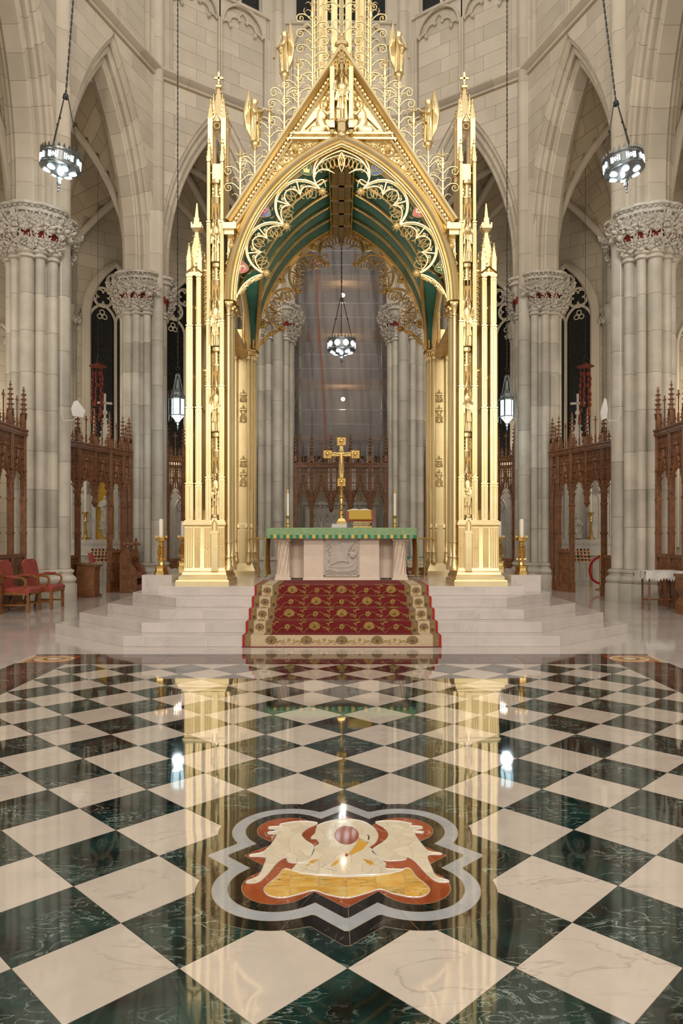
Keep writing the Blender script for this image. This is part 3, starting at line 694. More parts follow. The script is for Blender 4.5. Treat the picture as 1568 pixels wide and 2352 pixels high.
def figure(hands='book', wings=False, hat=None, beard=True, seed=1, vox=.012):
    rr = random.Random(seed); mb = MB(); n = 42
    R = [(0, .125, .095), (.03, .135, .10), (.2, .125, .095), (.42, .118, .092), (.58, .108, .082), (.68, .118, .085), (.76, .135, .082), (.805, .115, .068), (.835, .055, .05), (.88, .038, .042)]
    ph = rr.uniform(0, 6); rings = []
    for z, rx, ry in R:
        k = max(0, 1-z/.62); sway = .012*sin(z*5+ph)
        rings.append([(sway+rx*(1+.20*min(k*2, 1)*sin(7*2*pi*j/n+ph+z*2)+.05*k*sin(11*2*pi*j/n+z*5))*cos(2*pi*j/n), ry*(1+.20*min(k*2, 1)*sin(7*2*pi*j/n+ph+z*2))*sin(2*pi*j/n), z) for j in range(n)])
    mb.loft(rings)
    mb.ball((0, -.012, .93), (.054, .062, .074), 10, 8); mb.ball((0, .016, .945), (.062, .060, .070), 10, 8)
    mb.ball((0, -.074, .925), (.010, .016, .016), 6, 4); mb.ball((-.02, -.058, .938), (.012, .01, .007), 6, 4); mb.ball((.02, -.058, .938), (.012, .01, .007), 6, 4)
    if beard: mb.ball((0, -.045, .875), (.034, .032, .05), 8, 6)
    else: mb.ball((0, .03, .88), (.055, .04, .07), 8, 6)
    if hat == 'mitre': mb.lathe([(.054, .955), (.064, 1.0), (.05, 1.05), (.02, 1.10), (.003, 1.12)], 12, (0, 0, 0), 1, .8)
    H = {'book': ((-.03, -.13, .60), (.05, -.14, .64)), 'pray': ((-.012, -.17, .70), (.012, -.17, .70)), 'bless': ((-.12, -.13, .80), (.13, -.10, .58)), 'trumpet': ((-.03, -.16, .62), (.04, -.20, .56)), 'staff': ((-.15, -.10, .66), (.04, -.13, .58))}[hands]
    for s, h in zip((-1, 1), H):
        e = (s*.165, -.035, .60)
        mb.tube(spline([(s*.118, .0, .775), (s*.155, -.01, .68), e, ((e[0]+h[0])/2, (e[1]+h[1])/2-.005, (e[2]+h[2])/2), h], 3), [.048]*5+[.044]*4+[.034]*3+[.026], 8)
        mb.ball(h, (.024, .024, .034), 6, 5)
        mb.loft([[(c[0]+dx*s, c[1]+dy, z) for dx, dy in ((-.02, -.02), (.03, -.02), (.03, .02), (-.02, .02))] for c, z in (((s*.09, -.09), .60), ((s*.11, -.09), .48), ((s*.12, -.08), .40))])
    for k in range(5): x_ = -.08+.04*k; mb.tube(spline([(x_*1.2, -.085, .66), (x_+.012*(-1)**k, -.105, .48), (x_*1.25, -.105, .22)], 4), .012, 6)
    mb.tube(spline([(-.10, -.06, .56), (0, -.115, .49), (.11, -.06, .57)], 4), .013, 6)
    if hands == 'book': mb.cbox((.06, -.15, .68), (.09, .04, .12))
    if hands == 'pray': mb.ball((0, -.19, .745), (.022, .02, .05), 6, 5)
    out = remeshed(mb, vox, 1)
    if hands == 'staff': out.tube([(-.16, -.12, .02), (-.16, -.12, 1.02)], .011, 6)
    if hands == 'trumpet': out.tube([(0, -.07, .90), (-.02, -.16, .66), (-.03, -.22, .42), (-.03, -.235, .36)], [.008, .010, .014, .038], 8)
    if wings:
        for s in (-1, 1): wing(out, s)
    return out
FIG = {}
def fig(key, **k):
    if key not in FIG: FIG[key] = figure(**k).mesh('statue', M['gold'], 60)
    return FIG[key]
A1 = fig('apostle_book', hands='book', seed=2); A2 = fig('apostle_bless', hands='bless', seed=5); A3 = fig('apostle_staff', hands='staff', seed=8); A4 = fig('maiden', hands='pray', beard=False, seed=9)
ANGP = fig('angel_pray', hands='pray', wings=True, beard=False, seed=3); ANGT = fig('angel_trumpet', hands='trumpet', wings=True, beard=False, seed=4)
BISH = fig('bishop', hands='bless', hat='mitre', seed=6, vox=.013)
# ================================================================= golden canopy over the altar
YF = 11.80; PX = 140.0
def X(px): return (px-784.6)/PX
def Zp(py): return EYE+(HZ-py)/PX
bal = thing('altar_canopy', 'tall gilded openwork gothic canopy on four piers above the altar', 'canopy', (0, 11.75, .75), world=True)
G = M['gold']
def rloft(L): return [[(x0, y0, z), (x1, y0, z), (x1, y1, z), (x0, y1, z)] for x0, x1, y0, y1, z in L]
def sq_spire(mb, x, y, z0, z1, r, crockets=5, cs=.03):
    mb.loft([[(x+s*r*f, y+t*r*f, z) for s, t in ((-1, -1), (1, -1), (1, 1), (-1, 1))] for f, z in ((1, z0), (.06, z1))])
    for k in range(crockets):
        u = (k+.6)/crockets; z = z0+(z1-z0)*u*.93; q = r*(1-u*.93)
        for s, t in ((-1, -1), (1, -1), (1, 1), (-1, 1)): mb.ball((x+s*(q+cs*.4), y+t*(q+cs*.4), z), (cs*.6, cs*.6, cs*.45), 5, 3)
    mb.ball((x, y, z1), r*.28+.008, 6, 4)
def tracery_panel(x0, x1, z0, z1, y, r=.008):      # quatrefoils and reversed arches between two shafts
    q = MB(); w_ = x1-x0; n = max(1, round((z1-z0)/(w_*1.25))); h = (z1-z0)/n; xc = (x0+x1)/2
    for k in range(n):
        zc = z0+h*(k+.5); a = w_*.5
        for s in (-1, 1):
            q.tube([(p[0], y, p[1]) for p in arc3((xc+s*a, zc-h*.5), (xc+s*a*.25, zc), (xc+s*a, zc+h*.5), 8)], r, 5)
            q.tube([(p[0], y, p[1]) for p in arc3((xc, zc-h*.5), (xc+s*a*.8, zc-h*.12), (xc, zc+h*.12), 8)], r, 5)
        for a4 in range(4): q.tube([(xc+a*.32*cos(a4*pi/2)+a*.24*cos(j*pi/4), y, zc+a*.4*sin(a4*pi/2)+a*.26*sin(j*pi/4)) for j in range(8)], r*.7, 4, True)
    q.box(x0, x1, y-.02, y+.02, z1-.012, z1+.012)
    for k in range(3): q.ball((x0+w_*(k+.5)/3, y, z1+.03), (.014, .014, .022), 5, 3)
    return q
def niche_canopy(zb, zt, xc, y, w_):                # hood with hanging cusps, spirelet above
    q = MB(); h = (zt-zb)
    a = [(-1, 0), (-.72, -.8), (0, -1.15), (.72, -.8), (1, 0)]
    for (p, t) in zip(a, a[1:]):
        P0 = (xc+p[0]*w_, y+p[1]*w_*.7); P1 = (xc+t[0]*w_, y+t[1]*w_*.7); mx = ((P0[0]+P1[0])/2, (P0[1]+P1[1])/2)
        for (u, v) in ((P0, mx), (P1, mx)):
            q.tube([(*u, zb), (u[0]*.8+v[0]*.2, u[1]*.8+v[1]*.2, zb+h*.16), (*v, zb+h*.34)], .010, 5)
            q.tube([(*v, zb+h*.34), (u[0]*.5+v[0]*.5, u[1]*.5+v[1]*.5, zb+h*.20), (u[0]*.6+v[0]*.4, u[1]*.6+v[1]*.4, zb+h*.06)], .007, 5)
        q.tube([(*P0, zb-.02), (*P0, zb+h*.5)], .011, 5); q.ball((*P0, zb-.03), (.016, .016, .02), 5, 3)
        q.add([(*P0, zb+h*.34), (*P1, zb+h*.34), (*P1, zb+h*.5), (*P0, zb+h*.5)], [(0, 1, 2, 3), (3, 2, 1, 0)])
    q.loft([[(xc+p[0]*w_*f, y+p[1]*w_*.7*f, z) for p in a] for f, z in ((1.1, zb+h*.5), (1.1, zb+h*.54), (.55, zb+h*.56), (.5, zb+h*.86), (1.05, zb+h*.9), (1.05, zt))])
    for k in range(3):
        for s in (-1, 1): q.ball((xc+s*w_*.68, y-.02, zb+h*(.6+.1*k)), (.018, .014, .014), 5, 3)
    return q
def shaft(par, x0, x1, y0, y1, zs, name='shaft', reeds=2):
    q = MB(); 
    for i, (a, b) in enumerate(zip(zs, zs[1:])):
        t = .006*i; q.box(x0+t, x1-t, y0+t, y1, a, b)
        for k in range(reeds+1):
            xx = x0+t+(x1-x0-2*t)*k/reeds; q.tube([(xx, y0+t, a+.02), (xx, y0+t, b-.05)], .010, 6)
        q.box(x0-.012+t, x1+.012-t, y0-.018+t, y1, b-.03, b-.012); q.box(x0-.008+t, x1+.008-t, y0-.012+t, y1, b-.075, b-.06)
    return q.build(name, G, par, 30)
# --- front corner pier (left), mirrored afterwards
XC = -2.075
base = MB().loft(rloft([(-2.70, -1.83, 11.685, 12.62, .75), (-2.70, -1.83, 11.685, 12.62, .83), (-2.685, -1.84, 11.695, 12.61, .85), (-2.655, -1.86, 11.715, 12.6, .86), (-2.655, -1.86, 11.715, 12.6, .90), (-2.64, -1.87, 11.73, 12.6, .915), (-2.61, -1.885, 11.755, 12.59, .935), (-2.605, -1.89, 11.76, 12.59, .97), (-2.585, -1.905, 11.785, 12.58, 1.0), (-2.575, -1.915, 11.79, 12.57, 1.02), (-2.575, -1.915, 11.79, 12.57, 1.72), (-2.60, -1.90, 11.77, 12.58, 1.75), (-2.60, -1.90, 11.77, 12.58, 1.78), (-2.57, -1.92, 11.80, 12.57, 1.83)]))
fp = base.build('front_pier', G, bal, 25)
for a, b in ((-2.56, -2.45), (-2.40, -2.33), (-2.24, -2.15), (-2.01, -1.93)):
    q = MB(); nr = 3
    for k in range(nr+1): xx = a+(b-a)*k/nr; q.tube([(xx, 11.79, 1.06), (xx, 11.79, 1.70)], .013, 6)
    q.box(a-.008, b+.008, 11.78, 11.80, 1.70, 1.712); q.box(a-.008, b+.008, 11.78, 11.80, 1.045, 1.06)
    if b > -2.2: 
        xm = (a+b)/2; q.tube([(xm, 11.785, 1.44), (xm+.03, 11.785, 1.40), (xm, 11.785, 1.36), (xm-.03, 11.785, 1.40)], .007, 5, True); q.ball((xm, 11.787, 1.40), .012, 6, 4)
    q.build('panel_moulding', G, fp)
q = MB().box(XC-.055, XC+.055, 11.75, 11.85, .99, 1.60).box(XC-.065, XC+.065, 11.74, 11.85, 1.60, 1.64).box(XC-.045, XC+.045, 11.745, 11.85, 1.64, 1.86)
q.tube([(XC-.03, 11.74, 1.66), (XC-.03, 11.74, 1.78), (XC, 11.74, 1.83), (XC+.03, 11.74, 1.78), (XC+.03, 11.74, 1.66)], .008, 5); q.ball((XC, 11.78, 1.88), .045, 8, 6); q.build('statue_pedestal', G, fp)
shaft(fp, -2.56, -2.44, 11.82, 12.50, [1.83, 2.45, 3.7, 5.05, 5.86]); shaft(fp, -2.40, -2.30, 11.82, 12.50, [1.83, 2.45, 3.7, 5.05, 5.86])
shaft(fp, -2.225, -2.145, 11.80, 12.50, [1.83, 2.55, 4.05, 5.12, 6.75, 7.75]); shaft(fp, -2.005, -1.925, 11.80, 12.50, [1.83, 2.55, 4.05, 5.12, 6.75, 7.75])
MB().box(-2.15, -2.0, 11.95, 12.45, 1.8, 7.75).build('niche_back', G, fp)
MB().box(-2.30, -2.225, 12.0, 12.2, 1.83, 1.93).box(-2.30, -2.225, 12.03, 12.18, 1.93, 2.0).box(-2.44, -2.40, 12.0, 12.2, 1.83, 1.98).build('weathered_sill', G, fp)
for x0, x1, z0, z1, y in ((-2.30, -2.225, Zp(740), Zp(612), 12.0), (-2.30, -2.225, Zp(885), Zp(845), 12.0), (-2.44, -2.40, Zp(885), Zp(862), 12.0), (-2.44, -2.40, Zp(1030), Zp(995), 12.0), (-2.44, -2.40, Zp(735), Zp(700), 12.0), (-2.44, -2.40, Zp(630), Zp(600), 12.0)):
    tracery_panel(x0, x1, z0, z1, y).build('tracery_panel', G, fp)
for fz, hd, me, nm in ((1.904, 2.604, A1, 'statue'), (3.28, 4.02, A2, 'statue'), (4.69, 5.45, A3, 'statue'), (6.075, 6.79, A1, 'statue')):
    h = (hd-fz); o = put('statue', me, fp, T(XC, 11.86-11.75, fz-.75) @ SC(h*.74, h*.8, h))
for zb, zt in ((2.66, 3.27), (4.07, 4.68), (5.50, 6.065), (6.84, 7.45)): niche_canopy(zb, zt, XC, 11.90, .072).build('niche_canopy', G, fp)
# outer pinnacle
q = MB(); xo, yo = -2.43, 12.1
q.box(-2.56, -2.30, 11.85, 12.4, 5.86, 5.92)
for x in (-2.52, -2.34):
    for y in (11.90, 12.3): q.box(x-.035, x+.035, y-.035, y+.035, 5.9, 6.12); sq_spire(q, x, y, 6.12, 6.40, .04, 3, .02)
q.box(xo-.095, xo+.095, yo-.095, yo+.095, 5.9, 6.25); sq_spire(q, xo, yo, 6.2, 6.78, .10, 5, .035)
q.loft([[(xo+s*r, yo+t*r, z) for s, t in ((-1, -1), (1, -1), (1, 1), (-1, 1))] for r, z in ((.05, 6.68), (.085, 6.72), (.085, 6.76), (.05, 6.77), (.04, 6.88), (.045, 6.90), (.03, 6.91), (.008, 7.16))])
for s in (-1, 0, 1):
    for t in (-1, 0, 1):
        if s or t: q.box(xo+s*.075-.012, xo+s*.075+.012, yo+t*.075-.012, yo+t*.075+.012, 6.75, 6.81)
for s in (-1, 1): q.tube([(xo-.13, 11.84, 5.9), (xo, 11.84, 6.0), (xo+.13, 11.84, 5.9)], .014, 5)
q.build('outer_pinnacle', G, fp, 30)
# main pinnacle above the pier
q = MB(); xm, ym = XC, 12.17
for x in (-2.185, -1.965):
    sq_spire(q, x, 11.86, 7.75, 8.10, .035, 4, .022)
    for y in (12.02, 12.32): q.box(x-.04, x+.04, y-.05, y+.05, 7.6, 8.52); sq_spire(q, x, y, 8.52, 8.85, .045, 4, .022)
q.box(XC-.12, XC+.12, 11.97, 12.4, 7.62, 7.72)
for y in (12.02, 12.32):
    q.tube([(XC-.10, y-.04, 8.42), (XC-.05, y-.04, 8.50), (XC, y-.04, 8.60), (XC+.05, y-.04, 8.50), (XC+.10, y-.04, 8.42)], .012, 5)
    q.tube([(XC+.05*cos(k*pi/4), y-.04, 8.40+.05*sin(k*pi/4)) for k in range(8)], .012, 5, True)
q.box(XC-.11, XC+.11, 12.02, 12.32, 8.50, 8.60)
sq_spire(q, xm, ym, 8.58, 9.22, .10, 6, .035)
for s in (-1, 1): q.box(xm+s*.075-.02, xm+s*.075+.02, ym-.1, ym-.06, 8.58, 8.8); sq_spire(q, xm+s*.075, ym-.08, 8.8, 8.98, .022, 2, .015)
q.box(xm-.045, xm+.045, ym-.045, ym+.045, 9.14, 9.17); q.box(xm-.016, xm+.016, ym-.014, ym+.014, 9.2, 9.40); q.box(xm-.065, xm+.065, ym-.014, ym+.014, 9.29, 9.325)
for dx, dz in ((-.07, 9.307), (.07, 9.307), (0, 9.41)): q.ball((xm+dx, ym, dz), .020, 6, 4)
q.build('main_pinnacle', G, fp, 30)
# arch-bearing inner shafts with capitals
def colonnettes(par, pts, zc=5.36, r=.036):
    for x, y in pts:
        MB().lathe([(r*1.9, 1.0), (r*1.9, 1.06), (r*1.4, 1.1), (r*1.6, 1.14), (r*1.2, 1.18), (r*1.5, 1.22), (r, 1.25), (r, 1.45), (r*1.3, 1.46), (r*1.3, 1.48), (r, 1.49), (r, zc-.16), (r*1.4, zc-.15), (r*1.4, zc-.13), (r, zc-.11), (r*1.3, zc-.05), (r*1.7, zc), (r*1.9, zc+.01), (r*1.9, zc+.05)], 10, (x, y, 0)).build('colonnette', G, par)
colonnettes(fp, [(-1.865, 11.90), (-1.835, 12.02), (-1.835, 12.16), (-1.865, 12.28)])
q = MB(); 
for k in range(9): q.ball((-1.80+.02*(k % 3), 11.92+.045*k, 5.33+.04*(k % 2)), (.04, .03, .035), 6, 4)
q.box(-1.92, -1.79, 11.85, 12.34, 5.40, 5.44).build('carved_capital', M['goldd'], fp)
mirror_fp = mirror_part(fp)
# right-hand statues differ
for o, me in zip([k for k in KIDS[mirror_fp] if k.name.startswith('statue') and 'pedestal' not in k.name], (A3, A4, A2, A4)): o.data = me
# --- rear corner pier (left)
RY0 = 15.05
base = MB().loft(rloft([(-2.66, -1.79, RY0-.12, 15.95, .75), (-2.66, -1.79, RY0-.12, 15.95, .83), (-2.60, -1.83, RY0-.06, 15.9, .92), (-2.56, -1.86, RY0-.02, 15.85, 1.0), (-2.56, -1.86, RY0, 15.85, 1.0), (-2.56, -1.86, RY0, 15.85, 1.70), (-2.58, -1.85, RY0-.02, 15.85, 1.73), (-2.58, -1.85, RY0-.02, 15.85, 1.77), (-2.55, -1.87, RY0, 15.85, 1.82)]))
rp = base.build('rear_pier', G, bal, 25)
q = MB()
for a, b in ((-2.53, -2.28), (-2.12, -1.99)):
    q.tube([(a, RY0-.005, 1.06), (a, RY0-.005, 1.66), (b, RY0-.005, 1.66), (b, RY0-.005, 1.06)], .010, 6, True); q.tube([(a+.04, RY0-.005, 1.08), (a+.04, RY0-.005, 1.64)], .008, 6)
q.build('panel_moulding', G, rp)
shaft(rp, -2.55, -2.44, RY0, 15.8, [1.82, 2.45, 3.7, 5.05, 6.3]); shaft(rp, -2.26, -2.18, RY0, 15.8, [1.82, 2.55, 4.05, 5.1]); shaft(rp, -1.95, -1.87, RY0+.02, 15.8, [1.82, 2.55, 4.05, 5.1])
MB().box(-2.18, -1.95, RY0+.06, 15.7, 1.8, 5.9).build('panel_back', G, rp, 0)
MB().box(-2.12, -2.01, RY0-.03, RY0+.08, 1.0, 1.72).box(-2.13, -2.0, RY0-.04, RY0+.08, 1.72, 1.80).build('panel_pedestal', G, rp)
for z0, z1 in ((2.60, 2.85), (3.02, 3.14), (3.94, 4.2), (4.38, 4.52)):
    q = tracery_panel(-2.13, -1.98, z0, z1, RY0+.02, .010); q.ball((-2.055, RY0+.02, z1+.08), (.016, .016, .03), 5, 4); q.ball((-2.055, RY0+.02, z1+.05), (.035, .016, .012), 5, 4); q.build('tracery_panel', G, rp)
for z0, z1 in ((3.85, 4.15), (4.95, 5.35)): tracery_panel(-2.44, -2.26, z0, z1, RY0+.2).build('tracery_panel', G, rp)
MB().box(-2.44, -2.26, RY0+.1, RY0+.4, 1.82, 1.95).build('weathered_sill', G, rp)
colonnettes(rp, [(-2.20, RY0-.02), (-1.93, RY0-.03), (-1.87, RY0+.04), (-1.83, RY0+.14), (-1.83, RY0+.26)], r=.032)
q = MB().box(-2.27, -2.14, RY0-.08, RY0+.5, 5.40, 5.44).box(-1.98, -1.78, RY0-.08, RY0+.5, 5.40, 5.44)
for k in range(5): q.ball((-1.97+.045*k, RY0-.06, 5.34), (.03, .03, .04), 6, 4)
q.build('carved_capital', M['goldd'], rp)
# upper corner block with bracket figure and vaulting shafts behind the front arch
q = MB()
for x, y in ((-1.93, 12.55), (-2.0, 12.7), (-1.9, 15.0), (-2.02, 14.9)): q.tube([(x, y, 5.44), (x, y, 6.2)], .035, 8)
q.box(-2.2, -1.95, 12.6, 14.95, 5.30, 5.42); q.build('vault_shaft', M['goldd'], rp)
mirror_part(rp)
# --- arches
BW, BRise, BZ = 1.74, 2.55, 5.45
Bc = (BRise**2-BW**2)/(2*BW); BR = BW+Bc
def bpt(e, t): te = acos(Bc/(BR+e))*t; return (Bc-(BR+e)*cos(te), BZ+(BR+e)*sin(te))
def barch(prof, n=22): return MB().loft([[(lambda p: (p[0], y, p[1]))(bpt(e, t/n)) for e, y in prof] for t in range(n+1)], True, True, False).mx()
def hb(x): x = abs(x); q = (BR+.02)**2-(x+Bc)**2; return BZ+sqrt(q) if q > 0 else BZ
PF = [(.24, 11.92), (.22, 11.88), (.20, 11.83), (.16, 11.79), (.12, 11.77), (.09, 11.79), (.07, 11.83), (.05, 11.82), (.035, 11.85), (.02, 11.85), (.01, 11.89), (0, 11.89), (0, 12.02), (.02, 12.03), (.02, 12.12), (.1, 12.16)]
barch(PF).build('front_arch', G, bal, 40)
PR = [(.1, 14.9), (.09, 14.93), (.07, 14.93), (.05, 14.98), (.03, 14.98), (.02, 15.02), (0, 15.02), (0, 15.3), (.06, 15.5), (.2, 15.5)]
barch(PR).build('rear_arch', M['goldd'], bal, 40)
# --- cusped tracery inside an arch (drawn in the arch plane)
def px2(p): return (X(p[0]), Zp(p[1]))
ROS = [px2((740.4, 432.8)), px2((657.2, 513.3)), px2((611, 622.4))]
SHD = [px2((703.4, 382)), px2((605.8, 480)), px2((553.6, 609.4))]
def nearest_arch(p, e=.0):
    best = min(((bpt(e, t/60)) for t in range(61)), key=lambda q: hypot(q[0]-p[0], q[1]-p[1])); return best
def foil(q, a, tan, b, y, r, depth):
    N_ = 24; pts = arc3(a, tan, b, N_); mid = ((a[0]+b[0])/2, (a[1]+b[1])/2)
    inn = lambda p, d: (p[0]+(mid[0]-p[0])*d, p[1]+(mid[1]-p[1])*d)
    tb = lambda P, rr, n=6, sq=1.2: q.tube([(p[0], y, p[1]) for p in P], rr, n, sq=sq)
    bz = lambda *P: [(v[0], v[1]) for v in bez([(p[0], p[1], 0) for p in P], 8)]
    tb(pts, r, 6, 1.5); tb([inn(p, .045) for p in pts[1:-1]], r*.55)
    if depth == 0: return
    ts = [0, 8, 16, 24]
    for i in range(3):
        k0, k1 = ts[i], ts[i+1]; pm = pts[(k0+k1)//2]
        e0 = inn(pts[k0], .5) if k0 else inn(pts[2], .05); e1 = inn(pts[k1], .5) if k1 < N_ else inn(pts[N_-2], .05)
        sub = bz(e0, inn(pts[k0+1], .12), inn(pm, .0), inn(pts[k1-1], .12), e1)
        tb(sub, [r*.5]+[r*.72]*7+[r*.5])
        for t in (k0+2, k0+4, k0+6):                 # leaf-shaped loops standing on the scallop
            f = (t-k0-4)/2; base_ = inn(pts[t], .12); tip = inn(pts[min(N_, max(0, t-int(f)))], .60-.10*abs(f))
            l_, r2 = inn(pts[max(0, t-2)], .34), inn(pts[min(N_, t+2)], .34)
            tb(bz(base_, l_, l_, tip), [r*.46]*7+[r*.36, r*.24], 5); tb(bz(base_, r2, r2, tip), [r*.46]*7+[r*.36, r*.24], 5)
        if k1 < N_:                                  # fork at the small cusp point
            for s in (-1, 1):
                g2 = inn(pts[k1+2*s], .62); tb(bz(e1, inn(pts[k1], .6), g2), [r*.5]*7+[r*.35, r*.15], 5)
            tb([pts[k1], e1], r*.8); c0 = inn(pts[k1], .2)
            for s in (-1, 1): q.tube([(c0[0]+(pts[k1+2*s][0]-pts[k1][0])*.5+.02*cos(j*pi/4), y, c0[1]+(pts[k1+2*s][1]-pts[k1][1])*.5+.02*sin(j*pi/4)) for j in range(8)], r*.38, 4, True)
def rosette(q, c, y, R=.085):
    for k in range(8):
        a = k*pi/4; q.tube([(c[0], y-.01, c[1]), (c[0]+R*.55*cos(a), y-.05, c[1]+R*.55*sin(a)), (c[0]+R*cos(a), y-.02, c[1]+R*sin(a))], [.02, .024, .004], 5)
    q.ball((c[0], y-.05, c[1]), (.03, .025, .03), 8, 5); q.tube([(c[0]+.04*cos(k*pi/4), y-.05, c[1]+.04*sin(k*pi/4)) for k in range(8)], .012, 5, True)
def sh_outline(c, s=.115, rot=0):
    v = [(cos(radians(90+120*k)), sin(radians(90+120*k))) for k in range(3)]; out = []
    for k in range(3):
        a, b = v[k], v[(k+1) % 3]; m_ = ((a[0]+b[0])*.5*1.5, (a[1]+b[1])*.5*1.5)
        out += arc3(a, m_, b, 6)[:-1]
    return [(c[0]+s*(p[0]*cos(rot)-p[1]*sin(rot)), c[1]+s*(p[0]*sin(rot)+p[1]*cos(rot))) for p in out]
SHM = {'green': pmat('enamel_green', (.015, .13, .065), .2), 'blue': pmat('enamel_blue', (.02, .12, .36), .2), 'red': pmat('enamel_red', (.55, .035, .02), .2), 'pink': pmat('enamel_pink', (.62, .16, .16), .2), 'gilt': pmat('enamel_gilt', (.66, .50, .20), .35, .3), 'brown': pmat('enamel_brown', (.28, .16, .04), .4), 'white': pmat('enamel_white', (.75, .68, .5), .3)}
def shield(par, c, y, fld, charge, cm, s=.115, rot=0):
    o = sh_outline(c, s, rot); f_ = MB().slab(o, y-.02, y+.01).build('shield', SHM[fld], par, 30)
    q = MB().tube([(p[0], y-.02, p[1]) for p in o], .009, 5, True); q.build('rim', G, f_)
    q = MB(); yy = y-.025
    if charge == 'crown':
        q.slab([(c[0]+dx*s, c[1]+dz*s) for dx, dz in ((-.4, -.4), (.35, -.5), (.5, .1), (.2, 0), (.0, .35), (-.2, .1), (-.5, .2))], yy-.004, yy+.01); q.box(c[0]-.01, c[0]+.01, yy-.006, yy, c[1]+.03, c[1]+.06); q.box(c[0]-.025, c[0]+.025, yy-.006, yy, c[1]+.04, c[1]+.05)
    elif charge == 'rose':
        for k in range(5): q.ball((c[0]+.034*cos(k*1.257), yy, c[1]+.02+.034*sin(k*1.257)), (.024, .008, .024), 7, 4)
        q.tube([(c[0]-.01, yy, c[1]-.01), (c[0]-.05, yy, c[1]-.05), (c[0]+.02, yy, c[1]-.07)], .006, 5)
    elif charge == 'knot':
        for k in range(3):
            a = radians(90+120*k); q.tube([(c[0]+.035*cos(a)+.035*cos(a)*cos(j*pi/5)-.02*sin(a)*sin(j*pi/5), yy, c[1]+.035*sin(a)+.035*sin(a)*cos(j*pi/5)+.02*cos(a)*sin(j*pi/5)) for j in range(10)], .007, 5, True)
    elif charge == 'cross':
        q.box(c[0]-.009, c[0]+.009, yy-.006, yy, c[1]-.06, c[1]+.07); q.box(c[0]-.07, c[0]+.07, yy-.006, yy, c[1]-.005, c[1]+.014)
        for dx, dz in ((-.045, .045), (.045, .045), (-.045, -.04), (.045, -.04)): q.tube([(c[0]+dx+.014*cos(j*pi/4), yy, c[1]+dz+.014*sin(j*pi/4)) for j in range(8)], .004, 4, True)
    else:
        q.tube([(c[0]-.06, yy, c[1]-.04), (c[0]-.02, yy, c[1]+.02), (c[0]+.03, yy, c[1]+.03), (c[0]+.06, yy, c[1]-.02), (c[0]+.03, yy, c[1]-.05)], [.02, .022, .018, .01, .006], 6, sq=.4); q.ball((c[0]-.05, yy, c[1]+.035), (.022, .008, .02), 6, 4); q.tube([(c[0]-.02, yy, c[1]), (c[0]-.03, yy, c[1]-.06)], .008, 5)
    q.build('charge', SHM[cm], f_)
def cusps(y, mat, sc=1.0, name='cusp_tracery'):
    top = [(X(731), Zp(353))]
    tans = [nearest_arch(px2((628, 420)), .0), nearest_arch(px2((556, 556)), 0)]
    pieces = []
    q = MB(); foil(q, ROS[0], tans[0], ROS[1], y, .022*sc, 1); pieces.append((q, ROS[0]))
    q = MB(); foil(q, ROS[1], tans[1], ROS[2], y, .022*sc, 1); pieces.append((q, ROS[1]))
    q = MB(); foil(q, ROS[2], (X(560), Zp(645)), bpt(0, .02), y, .020*sc, 1); pieces.append((q, ROS[2]))
    q = MB(); foil(q, ROS[0], px2((722, 372)), (X(762), Zp(336)), y, .020*sc, 0)
    tb = lambda P, rr, n=6: q.tube([(p[0], y, p[1]) for p in P], rr, n, sq=1.2)
    bz = lambda *P: [(v[0], v[1]) for v in bez([(*px2(p), 0) for p in P], 8)]
    tb(bz((722, 392), (724, 362), (750, 345), (784, 336)), .019*sc); tb(bz((722, 380), (732, 362), (752, 352), (784, 345)), .012*sc)
    tb(bz((722, 398), (726, 378), (745, 372), (768, 388)), [.015]*7+[.012, .006]); tb(bz((726, 410), (742, 398), (744, 400), (748, 420)), [.012]*7+[.009, .005])
    tb(bz((722, 404), (720, 420), (740, 420), (743, 404)), .009)
    for k in range(6):
        xb = 733+9.5*k; zb_ = 366-4.6*k; zt_ = zb_+20+1.5*k
        tb(bz((xb, zb_), (xb-7, zb_+10), (xb-2, zt_-4), (xb+4, zt_)), [.011]*7+[.009, .005], 5); tb(bz((xb, zb_), (xb+7, zb_+8), (xb+9, zt_-8), (xb+4, zt_)), [.011]*7+[.009, .005], 5)
    tb(bz((784, 340), (776, 355), (776, 365), (784, 384)), [.013]*7+[.010, .006])
    q.tube([(X(784)+.028*cos(j*pi/4), y, Zp(350)+.028*sin(j*pi/4)) for j in range(8)], .010, 5, True)
    pieces.append((q, None))
    for q, r in pieces:
        o = q.build(name, mat, bal, 60); 
        if r: rq = MB(); rosette(rq, r, y); ro = rq.build('rosette', mat, o, 60)
        # small curls filling the corner around the shield
        mirror_part(o)
    return
cusps(11.95, G)
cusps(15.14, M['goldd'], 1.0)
for i, (c, rot) in enumerate(zip(SHD, (-.35, .0, .3))):
    for s in (-1, 1):
        cc = (c[0] if s < 0 else -c[0], c[1])
        fld, ch, cm = {(0, -1): ('green', 'crown', 'gilt'), (1, -1): ('blue', 'rose', 'pink'), (2, -1): ('pink', 'beast', 'white'), (0, 1): ('blue', 'knot', 'gilt'), (1, 1): ('red', 'rose', 'white'), (2, 1): ('green', 'cross', 'gilt')}[(i, s)]
        shield(bal, cc, 11.93, fld, ch, cm, rot=rot*s*-1)
        shield(bal, cc, 15.12, 'gilt', ('beast', 'cross', 'rose')[i], 'brown', rot=rot*s*-1)
q = MB()
for c in SHD:
    for k in range(6):
        a = k*pi/3+.3; q.tube([(c[0]+.12*cos(a), 11.95, c[1]+.12*sin(a)), (c[0]+.15*cos(a+.2), 11.95, c[1]+.15*sin(a+.2)), (c[0]+.16*cos(a+.45), 11.95, c[1]+.16*sin(a+.45))], [.010, .009, .004], 5)
